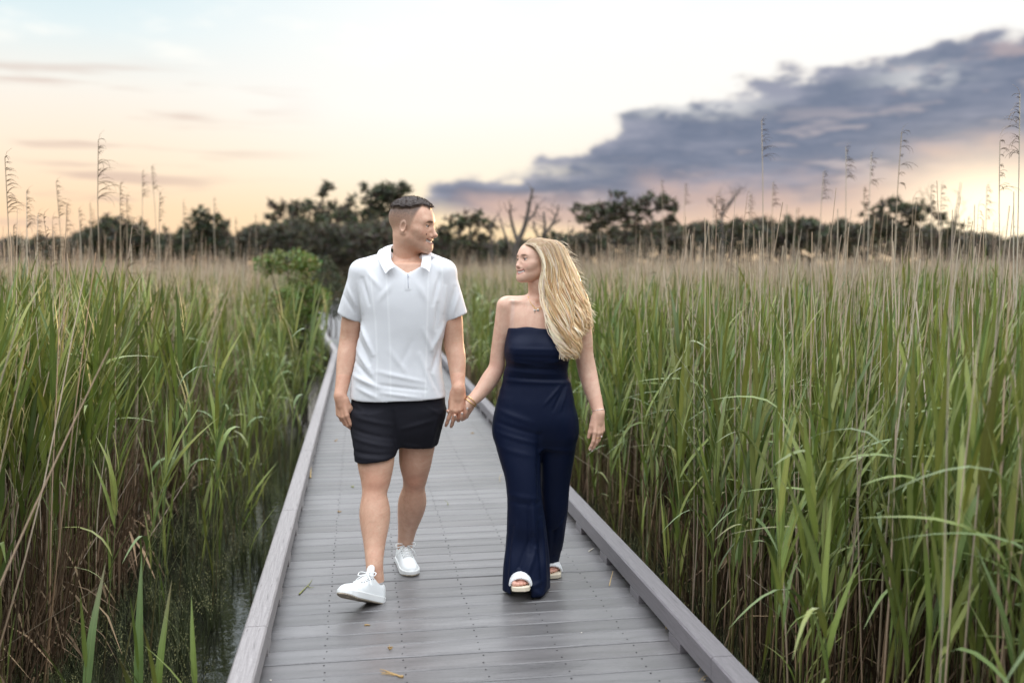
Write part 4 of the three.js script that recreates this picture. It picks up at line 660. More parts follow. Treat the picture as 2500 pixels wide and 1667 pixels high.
// ---------------------------------------------------------------- cloth and skin
const skinBump = dataTex(256, 256, tile((u, v) => { const k = 0.5 + 0.3 * fbm(u * 22, v * 22, 2, 3) + 0.25 * noise(u * 60, v * 60, 5); return [k, k, k]; }), false); skinBump.repeat.set(9, 9);
const skinMap = dataTex(256, 256, tile((u, v) => { const n = fbm(u * 7, v * 7, 3, 4), m = fbm(u * 30, v * 30, 8, 3); const q = smoothstep(noise(u * 44, v * 44, 21), 0.42, 0.6) * 0.055; return [0.96 + 0.08 * n - q, 0.94 + 0.15 * n + 0.08 * m - 1.5 * q, 0.93 + 0.16 * n + 0.08 * m - 1.5 * q]; })); skinMap.repeat.set(5, 5);
const skinMat = new THREE.MeshPhysicalMaterial({ map: skinMap, vertexColors: true, roughness: 0.5, bumpMap: skinBump, bumpScale: 0.0003 });
const weave = dataTex(256, 256, (u, v) => { const k = 0.5 + 0.25 * Math.sin(u * 2 * Math.PI * 40) * Math.sin(v * 2 * Math.PI * 40) + 0.25 * noise(u * 90, v * 24, 2); return [k, k, k]; }, false); weave.repeat.set(14, 14);
const shirtMat = new THREE.MeshPhysicalMaterial({ color: col(0.77, 0.785, 0.81), roughness: 0.85, bumpMap: weave, bumpScale: 0.0005, vertexColors: true });
const shortsMat = new THREE.MeshPhysicalMaterial({ color: col(0.0135, 0.0135, 0.019), roughness: 0.72, specularIntensity: 0.3, bumpMap: weave, bumpScale: 0.0004, sheen: 0.05, sheenColor: col(0.25, 0.25, 0.3), sheenRoughness: 0.6 });
const leatherMat = std({ color: col(0.80, 0.82, 0.82), roughness: 0.45 }), soleMat = std({ color: col(0.78, 0.79, 0.78), roughness: 0.6 });
const treadMap = dataTex(128, 256, (u, v) => { const a = Math.abs(((v * 26 + 0.25 * Math.sin(u * 12)) % 1) - 0.5) < 0.16 ? 0.50 : 0.66; const q = Math.hypot((u - 0.5) / 0.26, (v - 0.70) / 0.11); const k = q < 1 && q > 0.62 ? 0.74 : q < 0.35 ? 0.5 : a; return [k * 1.0, k * 0.93, k * 0.82]; });
const treadMat = std({ map: treadMap, roughness: 0.8 }), eyeMat = std({ vertexColors: true, roughness: 0.08 }), toothMat = std({ color: col(0.78, 0.75, 0.69), roughness: 0.25 }), goldMat = std({ color: col(0.83, 0.58, 0.25), roughness: 0.2, metalness: 1 }), silverMat = std({ color: col(0.85, 0.83, 0.8), roughness: 0.2, metalness: 1 }), nailMat = std({ color: col(0.62, 0.42, 0.36), roughness: 0.25 }), paleNail = std({ color: col(0.80, 0.68, 0.63), roughness: 0.15 });
const surfZ = (f, x, y, z0, z1 = z0 - 0.6, step = 0.004) => { for (let z = z0; z > z1; z -= step) if (f(x, y, z) < 0) return z; return z1; };
const headMatrix = (origin, yaw, pitch, roll, scale) => new THREE.Matrix4().compose(origin, new THREE.Quaternion().setFromEuler(new THREE.Euler(pitch, yaw, roll, 'YXZ')), V(scale, scale, scale));
const local = (m) => { const e = m.clone().invert().elements; return (x, y, z) => [e[0] * x + e[4] * y + e[8] * z + e[12], e[1] * x + e[5] * y + e[9] * z + e[13], e[2] * x + e[6] * y + e[10] * z + e[14]]; };
// rows of a trunk or leg given in photograph pixels: [py, left, right, z, half depth, squareness]
const pxRows = (rows) => rows.map(([py, l, r, z, dep, sq = 2.3]) => { const a = at(l, py, z), b = at(r, py, z); return [(a.y + b.y) / 2, (a.x + b.x) / 2, -z, (b.x - a.x) / 2, dep, sq]; });
const fold2 = (z, list) => folds(list.map(([x0, y0, x1, y1, h, w]) => { const a = at(x0, y0, z), b = at(x1, y1, z); return [a.x, a.y, b.x, b.y, h, w]; }));

// ---------------------------------------------------------------- the man
function makeShoe(parent, m) {
  const g = new THREE.Group(); g.name = numbered('shoe'); parent.add(g); g.applyMatrix4(m);
  const W = [[0, 0.016], [0.012, 0.027], [0.035, 0.034], [0.09, 0.0365], [0.15, 0.041], [0.2, 0.0465], [0.24, 0.0465], [0.27, 0.039], [0.288, 0.027], [0.298, 0.014]], Hh = [[0, 0.07], [0.02, 0.084], [0.06, 0.086], [0.09, 0.098], [0.12, 0.1], [0.15, 0.084], [0.18, 0.066], [0.22, 0.052], [0.26, 0.044], [0.285, 0.034], [0.298, 0.018]];
  const collar = ball(V(0, 0.118, 0.055), 0.0285, 0.05, 0.047), tongue = bone(V(0, 0.085, 0.115), V(0, 0.14, 0.108), 0.022, 0.021);
  const body = (x, y, z) => { const zz = clamp(z, 0, 0.298), w = ramp(W, zz), h = ramp(Hh, zz), q = Math.pow(Math.pow(Math.abs(x) / w, 2.3) + Math.pow(Math.max(y - 0.012, 0) / h, 2.3), 1 / 2.3); return Math.max((q - 1) * Math.min(w, h) * 0.9, -z - 0.001, z - 0.3, 0.018 - y); };
  const seamF = (x, y, z) => 0.0012 * Math.exp(-(((z - 0.205 - 2.5 * x * x * 4) / 0.0025) ** 2)) + 0.0012 * Math.exp(-(((y - 0.055 - (z - 0.05) * 0.1) / 0.002) ** 2)) * (z < 0.05 ? 1 : 0);
  const upper = (x, y, z) => { const t = smax(tongue(x, y, z), Math.abs(z - 0.118 + (y - 0.085) * 0.1) - 0.007, 0.006); return smin(smax(body(x, y, z), -collar(x, y, z), 0.006), t, 0.006); };
  const up = part('upper', dress(skinOf(upper, V(-0.06, 0, -0.012), V(0.06, 0.17, 0.31), 0.0035), (x, y, z) => -seamF(x, y, z)), leatherMat, g);
  up.geometry.deleteAttribute('color');
  const shape = new THREE.Shape(), pts = []; for (let k = 0; k <= 40; k++) { const z = 0.298 * (1 - Math.cos(Math.PI * k / 40)) / 2; pts.push([ramp(W, z) + 0.003, z]); }
  const ring = [[0, -0.003], ...pts, [0, 0.303], ...pts.slice().reverse().map(([w, z]) => [-w, z])]; shape.setFromPoints(ring.map(([x, z]) => new THREE.Vector2(x, z)));
  const flat = (th, y, bevel) => { const e = new THREE.ExtrudeGeometry(shape, { depth: th - 2 * bevel, bevelEnabled: true, bevelThickness: bevel, bevelSize: bevel, bevelOffset: -bevel, bevelSegments: 2, curveSegments: 4 }); e.rotateX(Math.PI / 2); e.scale(1, 1, 1); e.translate(0, y + th - bevel, 0); return e; };
  const so = flat(0.03, 0, 0.004); { const p = so.attributes.position; for (let i = 0; i < p.count; i++) { const z = p.getZ(i); if (p.getY(i) < 0.012) p.setY(i, p.getY(i) + 0.010 * smoothstep(z, 0.22, 0.3) + (z < 0.03 ? 0.004 * (1 - z / 0.03) : 0)); } so.computeVertexNormals(); } part('sole', so, soleMat, g);
  const tr = flat(0.006, -0.0035, 0.001); { const p = tr.attributes.position, u = tr.attributes.uv; for (let i = 0; i < p.count; i++) { const z = p.getZ(i); p.setY(i, p.getY(i) + 0.010 * smoothstep(z, 0.22, 0.3)); p.setX(i, p.getX(i) * 0.95); u.setXY(i, p.getX(i) / 0.1 + 0.5, z / 0.3); } tr.computeVertexNormals(); } part('outsole', tr, treadMat, g, 'tan grooved tread under the shoe');
  const lb = new MB(), top = (x, z) => { const w = ramp(W, z), h = ramp(Hh, z); return 0.012 + h * Math.pow(Math.max(0, 1 - Math.pow(Math.abs(x) / w, 2.3)), 1 / 2.3) + 0.002; };
  for (let k = 0; k < 6; k++) { const z = 0.112 + k * 0.0155; for (const s of [-1, 1]) lb.tube([-0.021, -0.01, 0, 0.01, 0.021].map((x) => V(x, top(x, z + s * 0.006 * x / 0.021) + 0.001, z + s * 0.006 * x / 0.021)), 0.0026, 6); }
  for (const s of [-1, 1]) { lb.tube(spline([V(0, 0.117, 0.122), V(s * 0.022, 0.124, 0.135), V(s * 0.048, 0.122, 0.13), V(s * 0.046, 0.108, 0.138), V(s * 0.02, 0.112, 0.135), V(0, 0.115, 0.126)], 20), 0.0026, 6); lb.tube(spline([V(0, 0.115, 0.126), V(s * 0.02, 0.105, 0.145), V(s * 0.04, 0.085, 0.155), V(s * 0.05, 0.062, 0.15)], 14), 0.0025, 6); }
  part('laces', lb.geo(), soleMat, g);
  const eb = new MB(); for (let k = 0; k < 6; k++) for (const s of [-1, 1]) { const z = 0.112 + k * 0.0155, x = s * 0.0235, y = top(x, z); eb.tube([V(x, y - 0.003, z), V(x + s * 0.0006, y + 0.0002, z)], 0.0021, 8); }
  const ey = part('eyelets', eb.geo(), screwMat, g); ey.userData.kind = 'stuff';
  return g;
}
const basis = (o, yaw, pitch, roll = 0) => new THREE.Matrix4().compose(o, new THREE.Quaternion().setFromEuler(new THREE.Euler(-pitch, yaw, roll, 'YXZ')), V(1, 1, 1));
const shared = {};
{
  const Z = 4.84, man = thing('person', 'man in a white half-zip polo shirt and black shorts, walking, head turned to the woman', 'person');
  const sk = [0.73, 0.455, 0.325];
  // --- skin: legs, arms, neck and chest
  const J = { shL: at(886, 668, Z), elL: at(852, 830, 4.88), wrL: at(832, 958, 4.79), shR: at(1080, 668, Z), elR: at(1108, 838, 4.87), wrR: at(1118, 944, 4.79) };
  const torso = stack(pxRows([[640, 905, 1068, 4.845, 0.083], [690, 895, 1075, 4.84, 0.110], [760, 898, 1075, 4.84, 0.112], [880, 885, 1062, 4.84, 0.112], [1000, 870, 1072, 4.84, 0.118], [1060, 880, 1060, 4.84, 0.10]]));
  const hipL = at(918, 1010, 4.82), knL = at(917, 1170, 4.72), cfL = at(914, 1258, 4.675), anL = at(914, 1378, 4.60), hipR = at(1026, 1010, 4.86), knR = at(1013, 1165, 4.94), cfR = at(1005, 1232, 5.0), anR = at(988, 1333, 5.14);
  const add3 = (p, x, y, z) => V(p.x + x, p.y + y, p.z + z);
  const limbs = union([torso,
    chain([[hipL, 0.100], [at(917, 1125, 4.735), 0.086], [knL, 0.069], [at(914, 1206, 4.70), 0.058], [add3(cfL, 0, 0, -0.012), 0.0715], [at(914, 1328, 4.64), 0.050], [anL, 0.040], [at(917, 1425, 4.60), 0.040]]),
    ball(add3(knL, 0.002, 0.002, 0.036), 0.043, 0.05, 0.036), ball(add3(knL, 0.002, -0.056, 0.036), 0.024, 0.026, 0.02),
    chain([[hipR, 0.098], [at(1014, 1125, 4.91), 0.079], [knR, 0.0605], [at(1010, 1192, 4.96), 0.0545], [add3(cfR, 0, 0, -0.012), 0.070], [at(994, 1292, 5.08), 0.047], [anR, 0.038], [at(982, 1362, 5.17), 0.037]]),
    ball(add3(knR, 0, 0.004, 0.032), 0.038, 0.044, 0.031),
    chain([[J.shL, 0.062], [at(860, 780, 4.87), 0.0515], [J.elL, 0.0465], [at(846, 872, 4.855), 0.0465], [at(838, 920, 4.82), 0.036], [J.wrL, 0.0255], [at(830.5, 964, 4.777), 0.019]]),
    chain([[J.shR, 0.062], [at(1104, 780, 4.86), 0.0495], [J.elR, 0.0475], [at(1114, 874, 4.85), 0.0445], [at(1117, 915, 4.82), 0.0365], [J.wrR, 0.0265], [at(1119, 949, 4.777), 0.020]]),
    bone(at(996, 590, 4.865), at(990, 660, 4.87), 0.058, 0.072), bone(at(985, 640, 4.86), at(905, 660, 4.85), 0.045, 0.05), bone(at(1000, 640, 4.86), at(1065, 660, 4.85), 0.045, 0.05),
  ], 0.02);
  const veins = (x, y, z) => 0;
  const shade = (x, y, z) => { // freckles, redder knees and elbows: the skin's own colour
    let c = sk; const red = (p, r, k) => { const d = Math.exp(-((x - p.x) ** 2 + (y - p.y) ** 2 + (z - p.z) ** 2) / (r * r)); c = mix3(c, [c[0] * 0.94, c[1] * 0.76, c[2] * 0.72], d * k); };
    red(add3(knL, 0, -0.01, 0.06), 0.06, 0.7); red(add3(knR, 0, -0.01, 0.06), 0.06, 0.8);
    if (y < 0.55) { const h = smoothstep(noise(x * 260, y * 90, z * 260), 0.10, 0.5) * smoothstep(0.55 - y, 0, 0.1) * smoothstep(y, 0.12, 0.2); c = mix3(c, [0.2, 0.12, 0.08], h * 0.12); }
    return c;
  };
  const body = dress(skinOf(limbs, V(-0.98, 0.08, -5.32), V(-0.12, 1.72, -4.48), 0.0085), null, shade);
  // --- hands. His left holds hers: back of the hand to the camera, thumb towards his leg
  const hl = hand(at(830, 968, 4.775), V(0.16, -1, 0.06), V(0.80, 0.05, 0.55), 1.0, [[0.25, 0.45, 0.4], [0.35, 0.5, 0.45], [0.45, 0.5, 0.45], [0.5, 0.5, 0.45]], { thumb: [0.30, 0.25, 0.05], wristBack: 0.002, r: 1.0, right: true, from: [at(838, 922, 4.817), 0.0355, 0.0285] });
  const hr = hand(at(1119, 950, 4.775), V(-0.05, -1, 0.07), V(-1, 0.05, 0.06), 1.04, [[0.30, 0.28, 0.2], [0.38, 0.35, 0.25], [0.5, 0.55, 0.45], [0.55, 0.6, 0.5]], { thumb: [0.24, 0.10, 0.02], spread: [0.22, 0.16, 0.06, 0.0], r: 1.05, wristBack: 0.002, from: [at(1117, 915, 4.82), 0.0362, 0.0295] });
  shared.manHand = hr;
  const hand1 = dress(skinOf(hl.field, hl.lo, hl.hi, 0.003), null, () => [0.70, 0.41, 0.285]), hand2 = dress(skinOf(hr.field, hr.lo, hr.hi, 0.003), null, () => [0.70, 0.41, 0.285]);
  // --- head
  const hm = headMatrix(at(1007, 552, 4.83), 1.27, 0.06, -0.03, 1.07), toHead = local(hm);
  const nk = new THREE.Vector3(...toHead(...at(992, 640, 4.865).toArray()));
  const hf = headField({ jaw: 0.047, chin: 0.021, brow: 1.12, nose: 0.026, eyeOpen: 0.0028, mouthOpen: 0.0082, yk: 0.93, nw: 1, neck: nk.toArray(), neckR: 0.056 });
  const hairLine = (x, y, z) => { // how much hair grows at a place of the scalp: full on top, clipped ever shorter down the sides
    const ax = Math.abs(x), n = 0.006 * noise(x * 45, y * 45, z * 45), corner = 0.012 * smoothstep(ax, 0.02, 0.05) * smoothstep(z, 0.03, 0.06);
    const top = smoothstep(y + n - corner, 0.066 + 0.008 * smoothstep(z, 0.0, 0.06), 0.080 + 0.008 * smoothstep(z, 0.0, 0.06));
    const side = smoothstep(y, -0.055, 0.062) * (1 - smoothstep(z, 0.016 + 0.36 * y, 0.030 + 0.36 * y)) * smoothstep(ax + 0.6 * smoothstep(-z, 0.03, 0.07), 0.03, 0.05);
    return [top, side];
  };
  const faceColor = (warm) => (x, y, z) => {
    const fx = Math.abs(x); let c = sk;
    c = mix3(c, [0.50, 0.22, 0.15], 0.42 * Math.exp(-(((fx - 0.042) / 0.02) ** 2 + ((y + 0.035) / 0.018) ** 2)) * (z > 0.03 ? 1 : 0) + 0.3 * Math.exp(-((x / 0.013) ** 2 + ((y + 0.04) / 0.012) ** 2)) * (z > 0.09 ? 1 : 0));
    const [top, side] = hairLine(x, y, z); const yr = y; if (y < 0) y /= 0.93;
    if (z > 0.058) { // brows, lips
      const by = 0.0215 - 6 * (fx - 0.026) ** 2 * (fx > 0.026 ? 1.6 : 0.4), b = smoothstep(0.0052 - Math.abs(y - by) - 0.0022 * smoothstep(fx, 0.03, 0.05), 0, 0.002) * smoothstep(fx, 0.009, 0.014) * (1 - smoothstep(fx, 0.046, 0.052)); c = mix3(c, [0.05, 0.032, 0.022], b * (0.75 + 0.25 * noise(x * 400, y * 200, 3)));
      const my = y + 0.0715 - 11 * x * x, l = fx < 0.032 && z > 0.062 ? smoothstep(0.0135 - Math.abs(my + 0.001), 0, 0.003) * smoothstep(0.032 - fx, 0, 0.004) : 0; c = mix3(c, [0.42, 0.17, 0.13], l * 0.75);
      if (z < 0.083 && Math.abs(my) < 0.008 && fx < 0.024) c = [0.10, 0.03, 0.025];
    }
    const lash = z > 0.06 && z < 0.1 ? Math.exp(-(((y - 0.0056) / 0.0024) ** 2)) * smoothstep(0.0165 - Math.abs(fx - 0.032), 0, 0.003) : 0; c = mix3(c, [0.05, 0.03, 0.022], lash);
    // shaved beard: fine dark points
    const beard = smoothstep(-y, 0.045, 0.07) * smoothstep(z, -0.01, 0.03) * (1 - smoothstep(-y, 0.125, 0.14)) * (0.55 + 0.45 * noise(x * 420, y * 420, z * 420)); c = mix3(c, [0.20, 0.125, 0.095], beard * 0.30);
    c = mix3(c, [0.13, 0.09, 0.065], clamp(side * (0.8 + 0.35 * noise(x * 330, y * 330, z * 330)), 0, 1) * 0.9); c = mix3(c, [0.07, 0.047, 0.035], side * smoothstep(y + 0.012 * noise(x * 90, y * 90, z * 90), 0.03, 0.078) * 0.75); c = mix3(c, [0.045, 0.03, 0.023], top);
    // a mole under the cheekbone
    if (Math.hypot(-x - 0.043, (y + 0.036) * 0.8) < 0.0031 && z > 0.04) c = [0.085, 0.04, 0.03];
    return c;
  };
  const hs = skinOf(hf, V(-0.10, -0.20, -0.135), V(0.10, 0.135, 0.135), 0.0025);
  const headG = dress(hs, (x, y, z) => { const [t, s] = hairLine(x, y, z); return t * (0.0115 + 0.003 * noise(x * 130, y * 130, z * 130)) + s * (1 - t) * 0.0012; }, faceColor(0)); headG.applyMatrix4(hm);
  part('body', mergeGeometries([body, hand1, hand2, headG]), skinMat, man);
  // short hair on the crown, standing up a little
  { const r = rng(31), b = new MB(); for (let k = 0; k < 9000; k++) { const a = r() * 6.283, u = r(), d = V(Math.cos(a) * Math.sqrt(1 - u * u), u, Math.sin(a) * Math.sqrt(1 - u * u)); let lo = 0.04, hi = 0.15; for (let i = 0; i < 14; i++) { const m = (lo + hi) / 2; if (hf(d.x * m, d.y * m + 0.02, d.z * m) < 0) lo = m; else hi = m; } const p = d.clone().multiplyScalar(lo).add(V(0, 0.02, 0)), [t] = hairLine(p.x, p.y, p.z); if (r() > t) continue; p.addScaledVector(d, 0.009); const dir = d.clone().add(V((r() - 0.5) * 0.5, 0.2, 0.55 + (r() - 0.5) * 0.4)).normalize(), s = V(0, 0, 0).crossVectors(dir, d).normalize().multiplyScalar(0.0009), L = 0.007 + 0.005 * r(); b.tri(p.clone().sub(s), p.clone().add(s), p.clone().addScaledVector(dir, L), mix3([0.05, 0.033, 0.026], [0.15, 0.10, 0.075], r() * r())); } const g = b.geo(); g.applyMatrix4(hm); part('hair', g, new THREE.MeshPhysicalMaterial({ vertexColors: true, roughness: 0.9, specularIntensity: 0.3, side: THREE.DoubleSide }), man, 'short dark brown hair with faded sides'); }
  for (const s of [-1, 1]) { const e = eyeGeo([0.03, 0.017, 0.01]); e.rotateY(0.1); e.rotateX(0.16); e.translate(s * 0.0315, 0.001, 0.0735); e.applyMatrix4(hm); part('eye', e, eyeMat, man); }
  { const t = teethGeo(); t.translate(0, 0.0047, 0.001); t.applyMatrix4(hm); part('teeth', t, toothMat, man); }
  { const n = mergeGeometries([...nailsOf(hl, 1), ...nailsOf(hr, 1.04, [4])]); const q = part('fingernails', n, nailMat, man); q.userData.kind = 'stuff'; }
  // --- shirt
  const rows = pxRows([[634, 908, 1066, 4.85, 0.082, 2.2], [650, 884, 1084, 4.848, 0.098, 2.3], [690, 877, 1093, 4.84, 0.122, 2.4], [735, 880, 1093, 4.838, 0.135, 2.4], [784, 884, 1089, 4.838, 0.136, 2.4], [830, 874, 1082, 4.84, 0.134, 2.4], [875, 868, 1077, 4.84, 0.136, 2.4], [915, 861, 1080, 4.84, 0.142, 2.5], [950, 857, 1086, 4.84, 0.148, 2.5], [995, 853, 1091, 4.84, 0.152, 2.5]]);
  const trunk = stack(rows), inner = stack(rows.map((q) => [q[0], q[1], q[2], q[3] - 0.008, q[4] - 0.008, q[5]]));
  const sleeve = (sh, hem, out, r0, r1, arm) => { const d = hem.clone().sub(sh).normalize(), f = bone(sh, hem.clone().addScaledVector(d, 0.05), r0, r1 * 1.02), n = d.clone().add(V(out, 0, 0.0)).normalize(), hole = bone(hem.clone().addScaledVector(d, -0.05), hem.clone().addScaledVector(d, 0.1), r1 - 0.008, r1 - 0.005); return (x, y, z) => { const cut = (x - hem.x) * n.x + (y - hem.y) * n.y + (z - hem.z) * n.z; return smax(smax(f(x, y, z), cut, 0.006), -hole(x, y, z), 0.004); }; };
  const slL = sleeve(at(888, 668, Z), at(853, 774, 4.865), -0.05, 0.066, 0.0605), slR = sleeve(at(1078, 668, Z), at(1113, 774, 4.86), 0.05, 0.066, 0.0555);
  const yoke = union([bone(at(945, 640, 4.86), at(884, 664, 4.85), 0.052, 0.058), bone(at(1040, 640, 4.86), at(1084, 664, 4.85), 0.052, 0.058)], 0.02);
  const neckHole = bone(at(996, 580, 4.86), at(991, 655, 4.85), 0.070, 0.060), vee = ball(at(994, 632, 4.76), 0.062, 0.040, 0.09), VA = at(994.5, 669, 4.73), VL = at(962, 645, 4.73), VR = at(1028, 648, 4.73), edgeN = (a, b, s) => { const n = V(-(b.y - a.y), b.x - a.x, 0).normalize().multiplyScalar(s); return (x, y) => (x - a.x) * n.x + (y - a.y) * n.y; }, nL = edgeN(VA, VL, 1), nR = edgeN(VA, VR, -1), veePt = (x, y, z) => Math.max(nL(x, y), nR(x, y), -4.82 - z, y - VL.y - 0.03);
  const hemY = at(970, 971, Z).y;
  const shirtF = (x, y, z) => {
    let d = smin(trunk(x, y, z), yoke(x, y, z), 0.03);
    const hem = hemY + 0.006 * Math.sin((x + 0.5) * 9) + (x + 0.54) * -0.012; d = smax(d, hem - y, 0.006);
    if (y < hem + 0.05) d = smax(d, -Math.max(inner(x, y, z), y - hem - 0.045), 0.004);
    d = smin(d, slL(x, y, z), 0.022); d = smin(d, slR(x, y, z), 0.022);
    d = smax(d, -neckHole(x, y, z), 0.01); d = smax(d, -vee(x, y, z), 0.008); d = smax(d, -veePt(x, y, z), 0.008);
    return d;
  };
  const shirtFold = fold2(Z, [[884, 790, 918, 860, 0.007, 0.010], [878, 820, 910, 880, -0.006, 0.010], [875, 850, 915, 905, 0.005, 0.010], [872, 880, 920, 925, -0.005, 0.009], [868, 912, 930, 935, 0.006, 0.012], [900, 660, 935, 700, 0.004, 0.012], [890, 680, 908, 740, -0.006, 0.009], [880, 690, 890, 760, 0.004, 0.010], [1076, 670, 1062, 740, -0.005, 0.009], [1090, 700, 1085, 760, 0.004, 0.008], [1085, 790, 1058, 850, 0.006, 0.010], [1080, 830, 1060, 900, -0.006, 0.010], [1072, 740, 1068, 800, -0.005, 0.008], [1040, 800, 1060, 860, 0.004, 0.012], [930, 900, 1040, 925, 0.003, 0.010], [925, 930, 1045, 945, -0.003, 0.008], [940, 950, 1030, 962, 0.003, 0.008], [880, 940, 930, 962, 0.004, 0.010], [1050, 900, 1076, 955, -0.005, 0.010], [1030, 860, 1060, 940, 0.004, 0.012], [850, 700, 872, 745, 0.004, 0.008], [842, 720, 868, 762, -0.004, 0.007], [1112, 700, 1100, 760, -0.004, 0.008], [1120, 720, 1108, 768, 0.003, 0.007], [965, 690, 935, 730, 0.003, 0.014], [1025, 690, 1045, 730, 0.003, 0.014], [960, 850, 1000, 905, 0.0025, 0.014], [1010, 830, 985, 890, -0.002, 0.014]]);
  // narrow bands of a denser, whiter knit run down the front
  const bands = [[[942, 672], [948, 740], [953, 850], [955, 970]], [[1045, 668], [1044, 740], [1041, 850], [1038, 970]], [[899, 640], [906, 700], [916, 780], [921, 880], [919, 970]], [[1076, 640], [1079, 700]]].map((l) => l.map(([x, y]) => at(x, y, 4.72)).map((p) => [p.y, p.x]).sort((a, b) => a[0] - b[0]));
  const stripe = (x, y, z) => { let q = 0; if (z > -4.83) for (const b of bands) if (y > b[0][0] && y < b[b.length - 1][0] + 0.03) q = Math.max(q, Math.exp(-(((x - ramp(b, y)) / 0.0042) ** 2))); const v = 0.955 + 0.12 * q; return [v, v, v * (1 - 0.01 * q)]; };
  const zipX = at(996, 690, 4.71).x, zipY = at(996, 709, 4.71).y;
  const shirtG = dress(skinOf(shirtF, V(-0.86, hemY - 0.03, -5.05), V(-0.20, 1.62, -4.62), 0.0055), (x, y, z) => 1.5 * shirtFold(x, y) + 0.0024 * fbm(x * 10, y * 6, z * 10, 3) + (z > -4.83 ? 0.0022 * smoothstep(0.0155 - Math.abs(x - zipX), 0, 0.004) * smoothstep(y, zipY, zipY + 0.004) : 0), stripe);
  const shirt = part('polo_shirt', shirtG, shirtMat, man);
  // collar
  { const A = [[966, 651, 4.712], [956, 634, 4.755], [955, 614, 4.815], [959, 599, 4.885], [990, 592, 4.935], [1022, 604, 4.895], [1028, 618, 4.825], [1029, 636, 4.755], [1026, 652, 4.712]], B = [[942, 668, 4.700], [931, 645, 4.745], [923, 620, 4.815], [938, 606, 4.895], [990, 612, 4.958], [1040, 614, 4.90], [1049, 624, 4.825], [1050, 644, 4.745], [1047, 664, 4.700]];
    const sa = spline(A.map((p) => at(...p)), 60), sb = spline(B.map((p) => at(...p)), 60), P = [], I = [], n = 8, c = at(992, 630, 4.84);
    for (const side of [0, 1]) for (let i = 0; i <= 60; i++) for (let j = 0; j <= n; j++) { const t = j / n, p = sa[i].clone().lerp(sb[i], t), o = p.clone().sub(c); o.y = 0.02; o.normalize(); p.addScaledVector(o, 0.012 * Math.sin(Math.PI * Math.min(1, t * 1.15)) * (1 - 0.5 * t) + (side ? 0 : 0.0042) + (1 - t) * 0.002); P.push(p.x, p.y, p.z); }
    const w = n + 1, q = (a, b2, c2, d2) => I.push(a, b2, c2, a, c2, d2), off = 61 * w;
    for (let i = 0; i < 60; i++) for (let j = 0; j < n; j++) { const a = i * w + j; q(a, a + w, a + w + 1, a + 1); q(off + a, off + a + 1, off + a + w + 1, off + a + w); }
    for (let i = 0; i < 60; i++) for (const j of [0, n]) { const a = i * w + j; q(a, off + a, off + a + w, a + w); } for (const i of [0, 60]) for (let j = 0; j < n; j++) { const a = i * w + j; q(a, a + 1, off + a + 1, off + a); }
    const U = []; for (let k = 0; k < P.length / 3; k++) U.push(P[k * 3], P[k * 3 + 1]); const C = P.map(() => 1);
    part('collar', toCreasedNormals(geom(P, I, U, C), 0.7), shirtMat, shirt); }
  // half zip with its placket
  { const f = (px, py) => { const p = at(px, py, 4.70), zz = surfZ((x, y, z) => { const k = -z / 4.70; return shirtF(p.x * k, EYE + (p.y - EYE) * k, z); }, 0, 0, -4.60, -5, 0.0015), k = -zz / 4.70; return V(p.x * k, EYE + (p.y - EYE) * k, zz + 0.003 + 1.5 * shirtFold(p.x * k, EYE + (p.y - EYE) * k)); };
    const z = []; for (let k = 0; k <= 10; k++) { const y = lerp(669, 703, k / 10); z.push(f(995.5 + k * 0.12, y).add(V(0, 0, 0.0006))); }
    part('zip', new MB().tube(z, 0.0015, 6).tube([z[0].clone().add(V(0, 0.001, 0.003)), z[1].clone().add(V(0.001, 0, 0.004)), z[3].clone().add(V(0.002, 0.004, 0.003))], [0.0028, 0.0022, 0.0028], 6, null, true, 0.5).geo(), std({ color: col(0.35, 0.37, 0.42), metalness: 0.9, roughness: 0.35 }), shirt, 'small grey zip with its pull'); }
  // --- shorts
  const pelvis = stack(pxRows([[935, 866, 1078, 4.84, 0.128, 2.4], [975, 858, 1086, 4.842, 0.136, 2.4], [1010, 857, 1086, 4.845, 0.140, 2.5], [1050, 859, 1075, 4.85, 0.136, 2.5], [1083, 864, 1066, 4.86, 0.118, 2.5]]));
  const lrow = pxRows([[1000, 858, 966, 4.82, 0.125, 2.2], [1045, 859, 968, 4.795, 0.120, 2.2], [1085, 862, 970, 4.765, 0.116, 2.2], [1120, 866, 967, 4.745, 0.113, 2.2], [1150, 867, 967, 4.735, 0.112, 2.2]]), rrow = pxRows([[1000, 976, 1086, 4.86, 0.125, 2.2], [1045, 973, 1076, 4.88, 0.118, 2.2], [1085, 975, 1066, 4.90, 0.110, 2.2], [1120, 977, 1055, 4.92, 0.104, 2.2], [1150, 978, 1053, 4.93, 0.104, 2.2]]);
  const legL = stack(lrow), legR = stack(rrow), inn = (q) => stack(q.map((w) => [w[0] - 0.04, w[1], w[2], w[3] - 0.010, w[4] - 0.010, w[5]])), inL = inn(lrow.slice(1)), inR = inn(rrow.slice(1));
  const hl0 = at(868, 1127, 4.70), hl1 = at(966, 1116, 4.70), hr0 = at(976, 1104, 4.86), hr1 = at(1054, 1124, 4.86);
  const shortsF = (x, y, z) => { const cl = hl0.y + (hl1.y - hl0.y) * (x - hl0.x) / (hl1.x - hl0.x) - y + (z + 4.745) * -0.05, cr = hr0.y + (hr1.y - hr0.y) * (x - hr0.x) / (hr1.x - hr0.x) - y + (z + 4.93) * 0.30; const a = smax(smax(legL(x, y, z), cl, 0.005), -smax(inL(x, y, z), y - hl0.y - 0.06, 0.004), 0.004), b = smax(smax(legR(x, y, z), cr, 0.005), -smax(inR(x, y, z), y - hr0.y - 0.06, 0.004), 0.004); return smin(smin(a, b, 0.006), pelvis(x, y, z), 0.03); };
